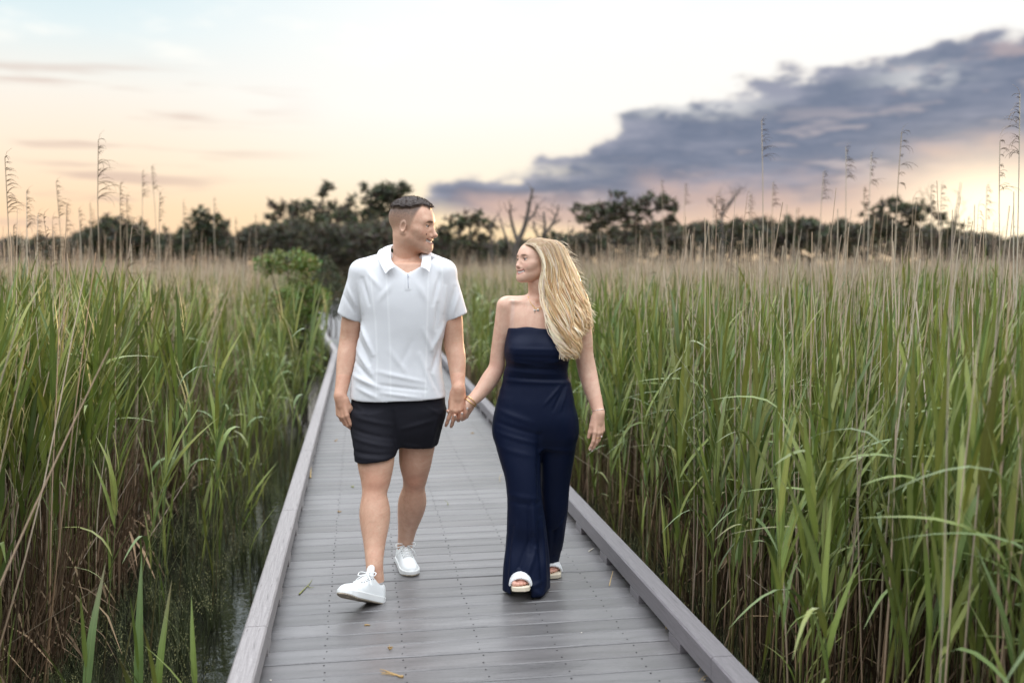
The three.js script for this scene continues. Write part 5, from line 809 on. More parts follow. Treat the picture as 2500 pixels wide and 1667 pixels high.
  const sf = fold2(4.8, [[870, 1010, 960, 1030, 0.006, 0.010], [866, 1040, 965, 1062, -0.006, 0.009], [870, 1060, 962, 1080, 0.006, 0.009], [868, 1090, 960, 1098, -0.005, 0.008], [872, 1102, 955, 1108, 0.004, 0.008], [965, 1000, 972, 1082, -0.008, 0.010], [985, 1040, 1065, 1020, 0.005, 0.010], [1070, 1010, 1045, 1110, 0.006, 0.010], [1078, 1030, 1062, 1090, -0.006, 0.008], [990, 1080, 1050, 1095, 0.005, 0.010], [870, 985, 905, 1005, 0.004, 0.008], [1040, 985, 1078, 1010, 0.004, 0.008]]);
  const shG = dress(skinOf(shortsF, V(-0.84, hl0.y - 0.1, -5.1), V(-0.22, 0.98, -4.58), 0.006), (x, y, z) => sf(x, y) + 0.0025 * fbm(x * 12, y * 16, z * 12, 3)); shG.deleteAttribute('color');
  part('shorts', shG, shortsMat, man);
  // --- shoes
  const fwd = V(0, 0, 0);
  const m1 = basis(at(931, 1475, 4.58), -0.58, 0.40, 0.14);
  makeShoe(man, m1);
  makeShoe(man, basis(V(-0.578, 0.004, -5.215), 0.30, -0.015));
  shared.man = man;
}
// ---------------------------------------------------------------- the woman
{
  const Z = 4.78, wo = thing('person', 'woman in a strapless navy jumpsuit with long wavy blonde hair, smiling up at the man', 'person');
  const sk = [0.80, 0.525, 0.395], add3 = (p, x, y, z) => V(p.x + x, p.y + y, p.z + z);
  const torso = stack(pxRows([[728, 1248, 1398, 4.80, 0.058, 2.2], [760, 1240, 1410, 4.795, 0.085, 2.2], [800, 1242, 1402, 4.79, 0.098, 2.2], [860, 1244, 1392, 4.79, 0.10, 2.2], [910, 1240, 1376, 4.79, 0.098, 2.2], [1000, 1222, 1394, 4.79, 0.11, 2.2], [1040, 1230, 1390, 4.79, 0.10, 2.2]]));
  const armL = chain([[at(1236, 748, 4.80), 0.045], [at(1226, 806, 4.81), 0.0405], [at(1216, 866, 4.825), 0.037], [at(1212, 898, 4.825), 0.0385], [at(1196, 926, 4.815), 0.0415], [at(1172, 958, 4.79), 0.034], [at(1150, 980, 4.765), 0.0275], [at(1141, 989, 4.76), 0.0265]]);
  const armR = chain([[at(1410, 756, 4.80), 0.047], [at(1422, 812, 4.80), 0.0455], [at(1427, 868, 4.81), 0.0435], [at(1434, 905, 4.81), 0.0445], [at(1444, 945, 4.785), 0.0395], [at(1456, 985, 4.755), 0.030], [at(1461, 1003, 4.741), 0.0262], [at(1462, 1010, 4.737), 0.020]]);
  const neckTop = at(1313, 690, 4.79), neckBot = at(1318, 738, 4.81);
  const legF = chain([[at(1266, 1030, 4.80), 0.085], [at(1272, 1200, 4.74), 0.055], [at(1272, 1330, 4.80), 0.045], [V(at(1272, 1452, 4.74).x, 0.10, -4.70), 0.034], [V(at(1272, 1452, 4.74).x, 0.075, -4.64), 0.026]]), legB = chain([[at(1350, 1030, 4.82), 0.085], [at(1346, 1200, 4.90), 0.055], [at(1338, 1330, 5.04), 0.045], [V(at(1342, 1400, 5.05).x - 0.012, 0.08, -5.10), 0.034], [V(at(1342, 1400, 5.05).x - 0.012, 0.05, -5.04), 0.026]]);
  const body0 = union([torso, armL, armR, legF, legB, bone(neckTop, neckBot, 0.047, 0.05), bone(at(1300, 736, 4.80), at(1240, 746, 4.80), 0.032, 0.040), bone(at(1336, 736, 4.80), at(1404, 752, 4.80), 0.032, 0.042)], 0.022);
  // collarbones and the hollow between them
  const cl1 = bone(at(1312, 741, 4.735), at(1250, 735, 4.755), 0.008, 0.006), cl2 = bone(at(1326, 741, 4.735), at(1390, 738, 4.755), 0.008, 0.006), pit = ball(at(1318, 737, 4.735), 0.014, 0.012, 0.014);
  const bodyF = (x, y, z) => smax(smin(smin(body0(x, y, z), cl1(x, y, z), 0.014), cl2(x, y, z), 0.014), -pit(x, y, z), 0.016);
  const strap = (x, y, z) => { let c = sk; const a = at(1252, 740, 4.74), b = at(1249, 806, 4.70); const t = clamp((y - b.y) / (a.y - b.y), 0, 1), d = Math.abs(x - lerp(b.x, a.x, t)); if (z > -4.80 && y < a.y + 0.02 && y > b.y - 0.03) c = mix3(c, [0.80, 0.585, 0.49], 0.7 * (1 - smoothstep(d, 0.007, 0.011)));
    if (y < 1.2 && y > 0.95) { const e = Math.exp(-((x - at(1212, 900, 4.8).x) ** 2 + (y - at(1212, 900, 4.8).y) ** 2) / 0.0016); c = mix3(c, [0.70, 0.40, 0.31], 0.5 * e); } return c; };
  const body = dress(skinOf(bodyF, V(-0.22, 0.01, -5.2), V(0.48, 1.55, -4.58), 0.008), null, strap);
  // --- her right hand goes in his left: fingers come forward between his, tips over his knuckles
  const mh = shared.manHand, HP = (px, py, z) => at(px, py, z), hs = [];
  { const palm = [bone(at(1150, 980, 4.765), at(1137, 1006, 4.785), 0.0255, 0.021), bone(at(1146, 990, 4.77), at(1122, 1012, 4.80), 0.021, 0.017), bone(at(1146, 996, 4.77), at(1132, 1018, 4.80), 0.019, 0.015)];
    const fing = [[[1122, 1003, 4.815], [1104, 1006, 4.81], [1096, 1006, 4.785], [1093, 1003, 4.757]], [[1126, 1012, 4.815], [1116, 1022, 4.80], [1113, 1022, 4.765], [1110, 1014, 4.742]], [[1132, 1018, 4.81], [1128, 1024, 4.79], [1127, 1019, 4.757], [1128, 1008, 4.742]], [[1140, 1017, 4.80], [1139, 1017, 4.775], [1139, 1008, 4.752], [1141, 996, 4.742]]], rr = [0.0088, 0.0088, 0.0084, 0.0074];
    fing.forEach((f, i) => { const p = f.map((q) => at(...q)); hs.push({ tip: [p[2], p[3]] }); palm.push(chain([[p[0], rr[i] * 1.15], [p[1], rr[i]], [p[2], rr[i] * 0.95], [p[3], rr[i] * 0.8]], 5)); });
    palm.push(chain([[at(1146, 984, 4.775), 0.013], [at(1128, 990, 4.82), 0.0115], [at(1112, 996, 4.825), 0.0095]], 5));
    hs.field = union(palm, 0.006); const [lo, hi] = bounds([at(1088, 1030, 4.75), at(1160, 972, 4.75), at(1120, 1010, 4.72), at(1120, 1010, 4.83)], 0.03); hs.lo = lo; hs.hi = hi; }
  const hr = hand(at(1462, 1010, 4.735), V(-0.02, -1, 0.10), V(-0.78, 0.05, 0.62), 0.93, [[0.14, 0.28, 0.22], [0.24, 0.32, 0.25], [0.34, 0.36, 0.3], [0.42, 0.4, 0.3]], { thumb: [0.30, 0.16, 0.05], spread: [0.10, 0.03, -0.03, -0.08], r: 1.05, wristBack: 0.002, from: [at(1452, 970, 4.767), 0.0335, 0.0272] });
  const hc = () => [0.76, 0.475, 0.35];
  const hand1 = dress(skinOf(hs.field, hs.lo, hs.hi, 0.0028), null, hc), hand2 = dress(skinOf(hr.field, hr.lo, hr.hi, 0.0028), null, hc);
  // --- head
  const hm = headMatrix(at(1305, 640, 4.785), -0.98, -0.15, 0.05, 0.88), toHead = local(hm), nk = toHead(...neckBot.toArray());
  const hf = headField({ jaw: 0.041, chin: 0.016, brow: 0.78, nose: 0.0195, eyeOpen: 0.0046, mouthOpen: 0.0088, yk: 0.95, nw: 0.84, neck: nk, neckR: 0.047 });
  const faceColor = (x, y, z) => {
    const fx = Math.abs(x); let c = sk; if (y < 0) y /= 0.95;
    c = mix3(c, [0.72, 0.36, 0.28], 0.5 * Math.exp(-(((fx - 0.042) / 0.018) ** 2 + ((y + 0.034) / 0.016) ** 2)) * (z > 0.03 ? 1 : 0) + 0.3 * Math.exp(-((x / 0.012) ** 2 + ((y + 0.04) / 0.011) ** 2)) * (z > 0.09 ? 1 : 0));
    if (z > 0.055) {
      const by = 0.0225 - 5 * (fx - 0.030) ** 2 * (fx > 0.03 ? 2.0 : 0.5), b = smoothstep(0.0034 - Math.abs(y - by) - 0.0018 * smoothstep(fx, 0.034, 0.05), 0, 0.0016) * smoothstep(fx, 0.011, 0.016) * (1 - smoothstep(fx, 0.046, 0.051)); c = mix3(c, [0.16, 0.09, 0.055], b * 0.8);
      const my = y + 0.0715 - 11 * x * x, l = fx < 0.032 && z > 0.060 ? smoothstep(0.0138 - Math.abs(my + 0.001), 0, 0.0025) * smoothstep(0.032 - fx, 0, 0.004) : 0; c = mix3(c, [0.58, 0.22, 0.19], l * 0.8);
      if (z < 0.083 && Math.abs(my) < 0.008 && fx < 0.024) c = [0.13, 0.035, 0.03];
    }
    const lash = z > 0.06 && z < 0.1 ? Math.max(Math.exp(-(((y - 0.0072) / 0.0024) ** 2)), 0.6 * Math.exp(-(((y + 0.0062) / 0.0014) ** 2))) * smoothstep(0.0172 - Math.abs(fx - 0.0325), 0, 0.003) : 0; c = mix3(c, [0.045, 0.028, 0.022], lash * 0.9);
    const scalp = smoothstep(y + 0.45 * (0.07 - z) + 0.25 * fx, 0.068, 0.082); c = mix3(c, [0.44, 0.29, 0.15], scalp * 0.9);
    return c;
  };
  const headG = dress(skinOf(hf, V(-0.10, -0.20, -0.135), V(0.10, 0.135, 0.135), 0.0024), null, faceColor); headG.applyMatrix4(hm);
  // toes of both feet
  const toeG = [], toes = (m) => { const q = []; for (let k = 0; k < 5; k++) { const x = [-0.027, -0.009, 0.006, 0.019, 0.031][k], z = [0.226, 0.228, 0.220, 0.208, 0.192][k], rr = [0.0125, 0.0088, 0.0085, 0.008, 0.0072][k]; q.push(bone(V(x * 0.9, 0.030, z - 0.045), V(x, 0.030, z), rr, rr * 0.95)); } q.push(ball(V(0, 0.038, 0.15), 0.036, 0.022, 0.06), bone(V(0, 0.05, 0.12), V(0, 0.11, 0.04), 0.03, 0.03), ball(V(0, 0.045, 0.04), 0.028, 0.03, 0.04)); const g = dress(skinOf(union(q, 0.004), V(-0.06, 0, -0.02), V(0.06, 0.16, 0.25), 0.003), null, () => [0.70, 0.40, 0.31]); g.applyMatrix4(m); toeG.push(g); };
  const footF = basis(V(at(1272, 1452, 4.74).x, 0.040, -4.745), -0.02, 0.10), footB = basis(V(at(1342, 1400, 5.05).x - 0.012, 0.012, -5.14), 0.10, -0.04);
  toes(footF); toes(footB);
  part('body', mergeGeometries([body, hand1, hand2, headG, ...toeG]), skinMat, wo);
  for (const s of [-1, 1]) { const e = eyeGeo([0.045, 0.032, 0.02]); e.rotateY(-0.05); e.translate(s * 0.0315, 0.001, 0.0735); e.applyMatrix4(hm); part('eye', e, eyeMat, wo); }
  { const t = teethGeo(); t.translate(0, 0.0034, 0.001); t.applyMatrix4(hm); part('teeth', t, toothMat, wo); }
  { const n = [...nailsOf(hr, 0.9)]; hs.forEach(({ tip }, i) => { const d = tip[1].clone().sub(tip[0]).normalize(), g = new THREE.SphereGeometry(1, 10, 8), up = V(0.1, 0.25, 1).addScaledVector(d, -V(0.1, 0.25, 1).dot(d)).normalize(), s = V(0, 0, 0).crossVectors(d, up); g.applyMatrix4(new THREE.Matrix4().makeBasis(s.multiplyScalar(0.0052), d.clone().multiplyScalar(0.0078), up.clone().multiplyScalar(0.002)).setPosition(tip[1].clone().addScaledVector(up, 0.0058))); n.push(g); }); part('fingernails', mergeGeometries(n), paleNail, wo).userData.kind = 'stuff'; }
  // --- sandals: a cream sole and a broad braided white band
  for (const m of [footF, footB]) {
    const g = new THREE.Group(); g.name = numbered('sandal'); wo.add(g); g.applyMatrix4(m);
    const sh = new THREE.Shape([[0, -0.005], [0.026, 0.004], [0.031, 0.04], [0.031, 0.1], [0.040, 0.16], [0.045, 0.20], [0.040, 0.232], [0.022, 0.248], [-0.016, 0.252], [-0.038, 0.240], [-0.042, 0.19], [-0.034, 0.12], [-0.031, 0.04], [-0.026, 0.004]].map(([x, z]) => new THREE.Vector2(x, z)));
    const e = new THREE.ExtrudeGeometry(sh, { depth: 0.014, bevelEnabled: true, bevelThickness: 0.003, bevelSize: 0.003, bevelOffset: -0.003, bevelSegments: 2 }); e.rotateX(Math.PI / 2); e.translate(0, 0.018, 0); part('sole', e, std({ color: col(0.70, 0.62, 0.48), roughness: 0.7 }), g);
    const b = new MB(); for (let k = 0; k < 8; k++) for (const ph of [0, 1, 2]) { const pts = [], z0 = 0.140 + k * 0.0085; for (let j = 0; j <= 28; j++) { const a = Math.PI * j / 28, w = 0.0035 * Math.sin(a * 9 + ph * 2.094 + k), w2 = 0.003 * Math.cos(a * 9 + ph * 2.094 + k); pts.push(V(-Math.cos(a) * (0.047 + w2), 0.018 + Math.sin(a) * (0.050 - 0.012 * smoothstep(k, 3, 7) + w2), z0 + w + 0.012 * Math.sin(a))); } b.tube(pts, 0.0042, 5); } part('strap', b.geo(), std({ color: col(0.75, 0.76, 0.77), roughness: 0.6 }), g, 'white braided band over the toes');
  }
  // --- jumpsuit
  const suitMat = new THREE.MeshPhysicalMaterial({ color: col(0.0042, 0.0085, 0.028), roughness: 0.5, specularIntensity: 0.3, sheen: 0.05, sheenColor: col(0.12, 0.2, 0.5), sheenRoughness: 0.45, bumpMap: weave, bumpScale: 0.0002 });
  const bod = stack(pxRows([[792, 1241, 1400, 4.79, 0.108, 2.3], [812, 1238, 1398, 4.785, 0.114, 2.3], [835, 1233, 1396, 4.778, 0.124, 2.3], [862, 1231, 1393, 4.776, 0.128, 2.3], [888, 1235, 1388, 4.782, 0.118, 2.3], [912, 1229, 1386, 4.788, 0.111, 2.3], [935, 1226, 1394, 4.79, 0.110, 2.3], [950, 1221, 1397, 4.79, 0.114, 2.3], [985, 1212, 1402, 4.79, 0.124, 2.3], [1025, 1207, 1409, 4.795, 0.130, 2.3], [1060, 1210, 1404, 4.80, 0.114, 2.3], [1085, 1226, 1386, 4.80, 0.088, 2.3]]));
  const bust = union([ball(at(1278, 858, 4.70), 0.062, 0.055, 0.05), ball(at(1340, 858, 4.70), 0.062, 0.055, 0.05)], 0.03);
  const fr = stack(pxRows([[985, 1232, 1300, 4.79, 0.06, 2.2], [1015, 1216, 1316, 4.78, 0.092, 2.2], [1060, 1207, 1322, 4.765, 0.104, 2.2], [1109, 1216, 1322, 4.745, 0.102, 2.2], [1169, 1233, 1322, 4.72, 0.092, 2.2], [1225, 1239, 1324, 4.71, 0.087, 2.2], [1275, 1238, 1330, 4.715, 0.092, 2.2], [1315, 1235, 1335, 4.73, 0.10, 2.2], [1374, 1230, 1340, 4.71, 0.114, 2.2], [1433, 1229, 1341, 4.70, 0.124, 2.3], [1500, 1229, 1341, 4.695, 0.130, 2.3]]));
  const bk = stack(pxRows([[985, 1325, 1382, 4.80, 0.06, 2.2], [1015, 1308, 1398, 4.805, 0.095, 2.2], [1060, 1304, 1409, 4.82, 0.110, 2.2], [1101, 1306, 1404, 4.84, 0.106, 2.2], [1176, 1308, 1392, 4.88, 0.096, 2.2], [1256, 1308, 1384, 4.93, 0.092, 2.2], [1315, 1306, 1375, 4.985, 0.10, 2.2], [1354, 1303, 1366, 5.03, 0.108, 2.2], [1400, 1296, 1357, 5.07, 0.114, 2.2]]));
  const hemF = 0.014, hemB = 0.05, topY = at(1300, 803, 4.70).y;
  const foldSet = fold2(4.7, [[1240, 905, 1385, 916, 0.004, 0.007], [1238, 920, 1388, 928, -0.005, 0.006], [1234, 930, 1390, 936, 0.004, 0.006], [1240, 896, 1380, 902, -0.004, 0.006], [1242, 880, 1300, 888, 0.004, 0.007], [1330, 885, 1386, 878, 0.004, 0.007], [1240, 868, 1380, 872, -0.003, 0.008], [1245, 850, 1375, 852, 0.003, 0.008], [1370, 940, 1330, 985, 0.005, 0.007], [1378, 945, 1350, 1000, -0.005, 0.007], [1385, 950, 1368, 1000, 0.004, 0.007], [1214, 1000, 1300, 1030, 0.004, 0.012], [1212, 1030, 1318, 1060, -0.004, 0.010], [1216, 1055, 1316, 1082, 0.004, 0.010], [1316, 1060, 1317, 1220, -0.012, 0.012], [1222, 1090, 1300, 1110, 0.003, 0.012], [1244, 1200, 1316, 1212, 0.003, 0.012], [1244, 1218, 1310, 1226, -0.003, 0.010], [1300, 1225, 1306, 1330, 0.010, 0.010], [1290, 1230, 1292, 1340, -0.007, 0.009], [1306, 1330, 1270, 1430, 0.009, 0.012], [1296, 1300, 1250, 1410, -0.008, 0.012], [1322, 1260, 1334, 1420, 0.009, 0.009], [1314, 1270, 1322, 1420, -0.008, 0.008], [1262, 1270, 1240, 1420, 0.007, 0.012], [1250, 1280, 1234, 1440, -0.006, 0.009], [1256, 1425, 1320, 1405, 0.006, 0.010], [1300, 1420, 1330, 1445, 0.006, 0.010]]);
  const foldB = fold2(4.95, [[1372, 1130, 1366, 1340, 0.008, 0.012], [1356, 1120, 1350, 1350, -0.008, 0.010], [1342, 1160, 1340, 1360, 0.007, 0.010], [1385, 1040, 1350, 1085, 0.004, 0.010], [1326, 1150, 1322, 1370, -0.006, 0.010]]);
  const arch = ball(V(at(1272, 1452, 4.66).x, 0.03, -4.47), 0.058, 0.078, 0.22), inF = stack(pxRows([[1374, 1230, 1340, 4.71, 0.114, 2.2], [1433, 1229, 1341, 4.70, 0.124, 2.3], [1520, 1229, 1341, 4.69, 0.130, 2.3]]).map((q) => [q[0], q[1], q[2], q[3] - 0.012, q[4] - 0.012, q[5]])), inB = stack(pxRows([[1315, 1306, 1375, 4.985, 0.10, 2.2], [1354, 1303, 1366, 5.03, 0.108, 2.2], [1420, 1296, 1357, 5.07, 0.114, 2.2]]).map((q) => [q[0], q[1], q[2], q[3] - 0.012, q[4] - 0.012, q[5]]));
  const suitF = (x, y, z) => {
    let d = smin(bod(x, y, z), bust(x, y, z), 0.03); const top = topY + 0.010 * Math.exp(-(((x - at(1288, 800, 4.7).x) / 0.05) ** 2)) + (x - 0.13) * 0.0;
    d = smax(d, y - top, 0.006);
    const hole = Math.max(y - hemF - 0.12, inF(x, y, z)), holeB = Math.max(y - hemB - 0.10, inB(x, y, z));
    let f = smax(smax(fr(x, y, z), hemF - y, 0.004), -hole, 0.004); f = smax(f, -arch(x, y, z), 0.006);
    const b = smax(smax(bk(x, y, z), hemB - y, 0.004), -holeB, 0.004);
    return smin(smin(f, b, 0.008), d, 0.05);
  };
  const suitG = dress(skinOf(suitF, V(-0.14, -0.02, -5.22), V(0.36, 1.30, -4.50), 0.0056), (x, y, z, nx, ny, nz) => { const back = z < -4.86 && y < 0.75; return (back ? foldB(x, y) : foldSet(x, y) * (nz > -0.3 ? 1 : 0.3)) + 0.0022 * fbm(x * 16, y * 8, z * 16, 3) + (y < 0.55 ? 0.006 * (1 - y / 0.55) * Math.sin(Math.atan2(x - 0.06, z + (back ? 5.03 : 4.77)) * 7 + 2 * noise(x * 4, y * 3)) : 0); }); suitG.deleteAttribute('color');
  part('jumpsuit', suitG, suitMat, wo);
  // --- hair: many wavy locks falling over her left shoulder
  const r = rng(4711), headIn = ball(V(0, 0.036, -0.012), 0.082, 0.090, 0.104), push = (p, gap) => { for (let it = 0; it < 3; it++) { const q = toHead(p.x, p.y, p.z), d = headIn(...q) * 0.94; if (d < gap) { const c = V(0, 0.02, -0.012).applyMatrix4(hm), n = p.clone().sub(c).normalize(); p.addScaledVector(n, gap - d); } const e = 0.004, b = bodyF(p.x, p.y, p.z); if (b < gap * 0.7 && p.y < 1.42) { const n = V(bodyF(p.x + e, p.y, p.z) - b, bodyF(p.x, p.y + e, p.z) - b, bodyF(p.x, p.y, p.z + e) - b).normalize(); p.addScaledVector(n, gap * 0.7 - b); } const sb = y2(p); } return p; }, y2 = () => 0;
  const edgeL = [[1284, 598, 4.745], [1304, 604, 4.71], [1322, 638, 4.695], [1321, 688, 4.69], [1331, 740, 4.685], [1349, 802, 4.665], [1372, 850, 4.655], [1384, 872, 4.655]], edgeM = [[1293, 591, 4.77], [1345, 592, 4.74], [1368, 640, 4.715], [1380, 690, 4.70], [1388, 745, 4.685], [1394, 805, 4.665], [1402, 850, 4.66], [1404, 874, 4.66]], edgeR = [[1305, 586, 4.79], [1362, 592, 4.79], [1390, 634, 4.785], [1408, 684, 4.77], [1421, 728, 4.75], [1430, 762, 4.735], [1425, 786, 4.725], [1414, 800, 4.725]], edgeB = [[1312, 585, 4.80], [1368, 596, 4.86], [1394, 640, 4.88], [1412, 690, 4.88], [1420, 735, 4.87], [1425, 770, 4.87], [1420, 800, 4.86], [1410, 815, 4.86]];
  const toP = (e) => e.map((q) => at(...q)), E = [toP(edgeL), toP(edgeM), toP(edgeR), toP(edgeB)];
  const hb = new MB(), tones = [[0.84, 0.61, 0.34], [0.62, 0.40, 0.20], [0.92, 0.74, 0.48], [0.40, 0.235, 0.11], [0.95, 0.83, 0.63], [0.74, 0.50, 0.26]];
  const lock = (t, layer, width, amp, short) => { // t: 0 at the face, 1 mid, 2 outer edge, 3 behind
    const i = Math.min(Math.floor(t), 2), u = t - i, pts = [], rad = [], cs = [], ph = 9 * noise(t * 1.7, 5.5) + (r() - 0.5) * 1.1, fq = 2.35 + 0.5 * noise(t * 1.3, 9.2) + (r() - 0.5) * 0.2, tone = t < 0.22 && r() < 0.6 ? tones[4] : tones[Math.floor(r() * 6)], dark = mix3(tone, [0.26, 0.165, 0.09], 0.75), off = V((r() - 0.5) * 0.012, (r() - 0.5) * 0.02, (r() - 0.5) * 0.02);
    const ctl = E[i].map((p, k) => p.clone().lerp(E[i + 1][k], u)), cut = 1 - short; const c = new THREE.CatmullRomCurve3(ctl, false, 'centripetal'), n = 22;
    for (let k = 0; k <= n; k++) { const s = k / n * cut, p = c.getPoint(s), g = smoothstep(s, 0.18, 0.75), w = amp * g * Math.sin(s * fq * 6.283 + ph), tg = c.getTangent(s), sd = V(-tg.y, tg.x, 0).normalize(); p.addScaledVector(sd, w).add(V(0, 0, amp * 0.8 * g * Math.cos(s * fq * 6.283 + ph * 1.3))).addScaledVector(off, 0.3 + g); p.z -= layer * 0.045 * smoothstep(s, 0.05, 0.5); p.x += (r() - 0.5) * 0.0015; push(p, lerp(0.002, 0.006 + 0.012 * (1 - layer) + width * 0.3, Math.min(1, s * 7))); pts.push(p); rad.push(width * Math.min(1, 0.12 + 4.5 * s) * (1 - 0.75 * smoothstep(k / n, 0.72, 1)) * (0.9 + 0.2 * r())); cs.push(mix3(dark, tone, smoothstep(s + 0.08 * Math.sin(ph), 0.08, 0.42)).map((q) => q * (0.93 + 0.14 * r()))); }
    hb.tube(pts, rad, 6, cs, true, 0.55);
  };
  for (let k = 0; k < 330; k++) { const t = r() * 3; lock(t, 0.3 + 0.7 * r(), 0.0048 + 0.003 * r(), 0.014 + 0.007 * r(), 0.12 * r() * r()); }
  for (let k = 0; k < 820; k++) { const t = Math.pow(r(), 0.95) * 2.3; lock(t, 0.25 * r(), 0.0016 + 0.0020 * r(), 0.015 + 0.010 * r(), 0.14 * r()); }
  for (let k = 0; k < 900; k++) { const t = r() * 2.6; lock(t, 0.12 * r() - 0.14, 0.0009 + 0.0011 * r(), 0.014 + 0.016 * r(), 0.2 * r()); }
  // curls that break away at the outer edge and at the ends
  for (let k = 0; k < 110; k++) { const t = k < 70 ? 1.5 + 0.9 * r() : 0.2 + 1.6 * r(), i = Math.min(Math.floor(t), 2), u = t - i, c = new THREE.CatmullRomCurve3(E[i].map((p, q) => p.clone().lerp(E[i + 1][q], u)), false, 'centripetal'), s0 = 0.35 + 0.25 * r(), s1 = 0.88 + 0.12 * r(), ph = r() * 6.28, A = 0.012 + 0.013 * r(), turns = 1.3 + 0.8 * r(), pts = [], rad = [], tone = tones[[0, 2, 4, 5, 2][Math.floor(r() * 5)]], W = 0.0016 + 0.0026 * r(); for (let j = 0; j <= 20; j++) { const g = j / 20, p = c.getPoint(lerp(s0, s1, g)), a = ph + turns * 6.283 * g; p.add(V((Math.sin(a) * 0.9 + (t > 1.4 ? 0.55 * g : 0)) * A * (0.3 + g), 0, 0.006 + Math.cos(a) * A * 0.7 * (0.3 + g))); push(p, 0.012); pts.push(p); rad.push(W * (0.5 + Math.sin(Math.PI * Math.min(1, g * 0.8 + 0.15)) * 0.6) * (1 - 0.8 * smoothstep(g, 0.75, 1))); } hb.tube(pts, rad, 5, tone, true, 0.6); }
  // loose hairs of the palest tone along the outer edge
  for (let k = 0; k < 190; k++) { const i = 2, s0 = 0.1 + 0.75 * r(), c = new THREE.CatmullRomCurve3(E[i]), p = c.getPoint(s0), d = V(0.35 + r() * 0.6, 0.1 - r() * 1.2, (r() - 0.5)).normalize(), L = 0.02 + 0.045 * r(), q = [p.clone().add(V(-0.02, 0, 0)), p.clone().addScaledVector(d, L * 0.5).add(V(0, 0.006, 0)), p.clone().addScaledVector(d, L).add(V(0, -0.012 * r(), 0))]; hb.tube(spline(q, 6), 0.00055, 3, tones[4]); }
  // the far side of the parting, tucked behind
  for (let k = 0; k < 0; k++) { const q = [], a = r(), n = 12, y = 0.10 - 0.10 * a; for (let j = 0; j <= n; j++) { const s = j / n, ang = lerp(0.25, 2.7, s), p = V(0.078 * Math.sin(ang) * (0.35 + 0.65 * Math.min(1, s * 1.7)) * (0.9 + 0.1 * a), lerp(0.118, 0.06 - 0.12 * a, s), 0.07 * Math.cos(ang) - 0.01); const l = p.length(); q.push(p); } const w = q.map((p) => { const v = p.clone().applyMatrix4(hm); return push(v, 0.008); }); const tone = tones[Math.floor(r() * 4)]; hb.tube(w, w.map((_, j) => 0.004 * (1 - 0.6 * j / n)), 5, mix3(tone, [0.26, 0.165, 0.09], 0.55), true, 0.5); }
  part('hair', hb.geo(), new THREE.MeshPhysicalMaterial({ vertexColors: true, roughness: 0.36, sheen: 0.3, sheenColor: col(1, 0.9, 0.7), sheenRoughness: 0.4 }), wo, 'long wavy blonde hair swept over one shoulder');
  // --- jewellery
  { const zAt = (px, py) => { const p = at(px, py, 4.70); const zz = surfZ((x, y, z) => { const k = -z / 4.70; return bodyF(p.x * k, EYE + (p.y - EYE) * k, z); }, 0, 0, -4.60, -4.95, 0.0015), k = -zz / 4.70; return V(p.x * k, EYE + (p.y - EYE) * k, zz + 0.002); };
    const n = new MB(); n.tube(spline([[1288, 722], [1295, 738], [1305, 749], [1312, 753], [1320, 749], [1330, 740]].map((q) => zAt(...q)), 30), 0.0011, 5); n.tube(spline([[1290, 724], [1300, 746], [1312, 757], [1324, 752], [1333, 745]].map((q) => zAt(...q)), 30), 0.0009, 5); part('necklace', n.geo(), goldMat, wo);
    const c = zAt(1306, 758).add(V(0, 0, 0.002)), pd = new MB(); pd.tube([c.clone().add(V(0, 0.008, 0)), c.clone().add(V(0, -0.014, 0))], 0.0024, 6).tube([c.clone().add(V(-0.007, 0.001, 0)), c.clone().add(V(0.007, 0.001, 0))], 0.0024, 6); part('cross_pendant', pd.geo(), silverMat, wo); const d = zAt(1314, 757).add(V(0, 0, 0.002)); const g = new THREE.SphereGeometry(0.006, 12, 8); g.scale(1, 1.1, 0.35); g.translate(d.x, d.y, d.z); part('tag_pendant', g, silverMat, wo); }
  { const ringAt = (c, axis, R, rr, name, mat, s = 1) => { const g = new THREE.TorusGeometry(R, rr, 10, 40); g.scale(1, s, 1); g.applyQuaternion(new THREE.Quaternion().setFromUnitVectors(V(0, 0, 1), axis.clone().normalize())); g.translate(c.x, c.y, c.z); return part(name, g, mat, wo); };
    const ax = at(1172, 958, 4.79).sub(at(1150, 980, 4.765)); ringAt(at(1150, 979, 4.765), ax, 0.0315, 0.0022, 'bangle', goldMat); ringAt(at(1147, 983, 4.764), ax.clone().add(V(0.004, 0.012, 0.01)), 0.0315, 0.0024, 'bangle', goldMat);
    ringAt(at(1461, 1003, 4.742), at(1456, 985, 4.755).sub(at(1462, 1018, 4.735)), 0.0318, 0.0012, 'bracelet', silverMat);
    const f = hr.tips[2], p = f[0].clone().lerp(f[1], 0.55); ringAt(p, f[1].clone().sub(f[0]), 0.0092, 0.0011, 'ring', goldMat); const st = new THREE.OctahedronGeometry(0.0042, 1), out = hr.palm.clone().multiplyScalar(-0.011).add(p); st.translate(out.x, out.y, out.z); part('ring_stone', st, new THREE.MeshPhysicalMaterial({ color: col(0.9, 0.92, 0.95), roughness: 0.05, metalness: 0.6 }), wo); const f2 = hr.tips[1], p2 = f2[0].clone().lerp(f2[1], 0.5); ringAt(p2, f2[1].clone().sub(f2[0]), 0.0095, 0.0010, 'ring', goldMat); }
}
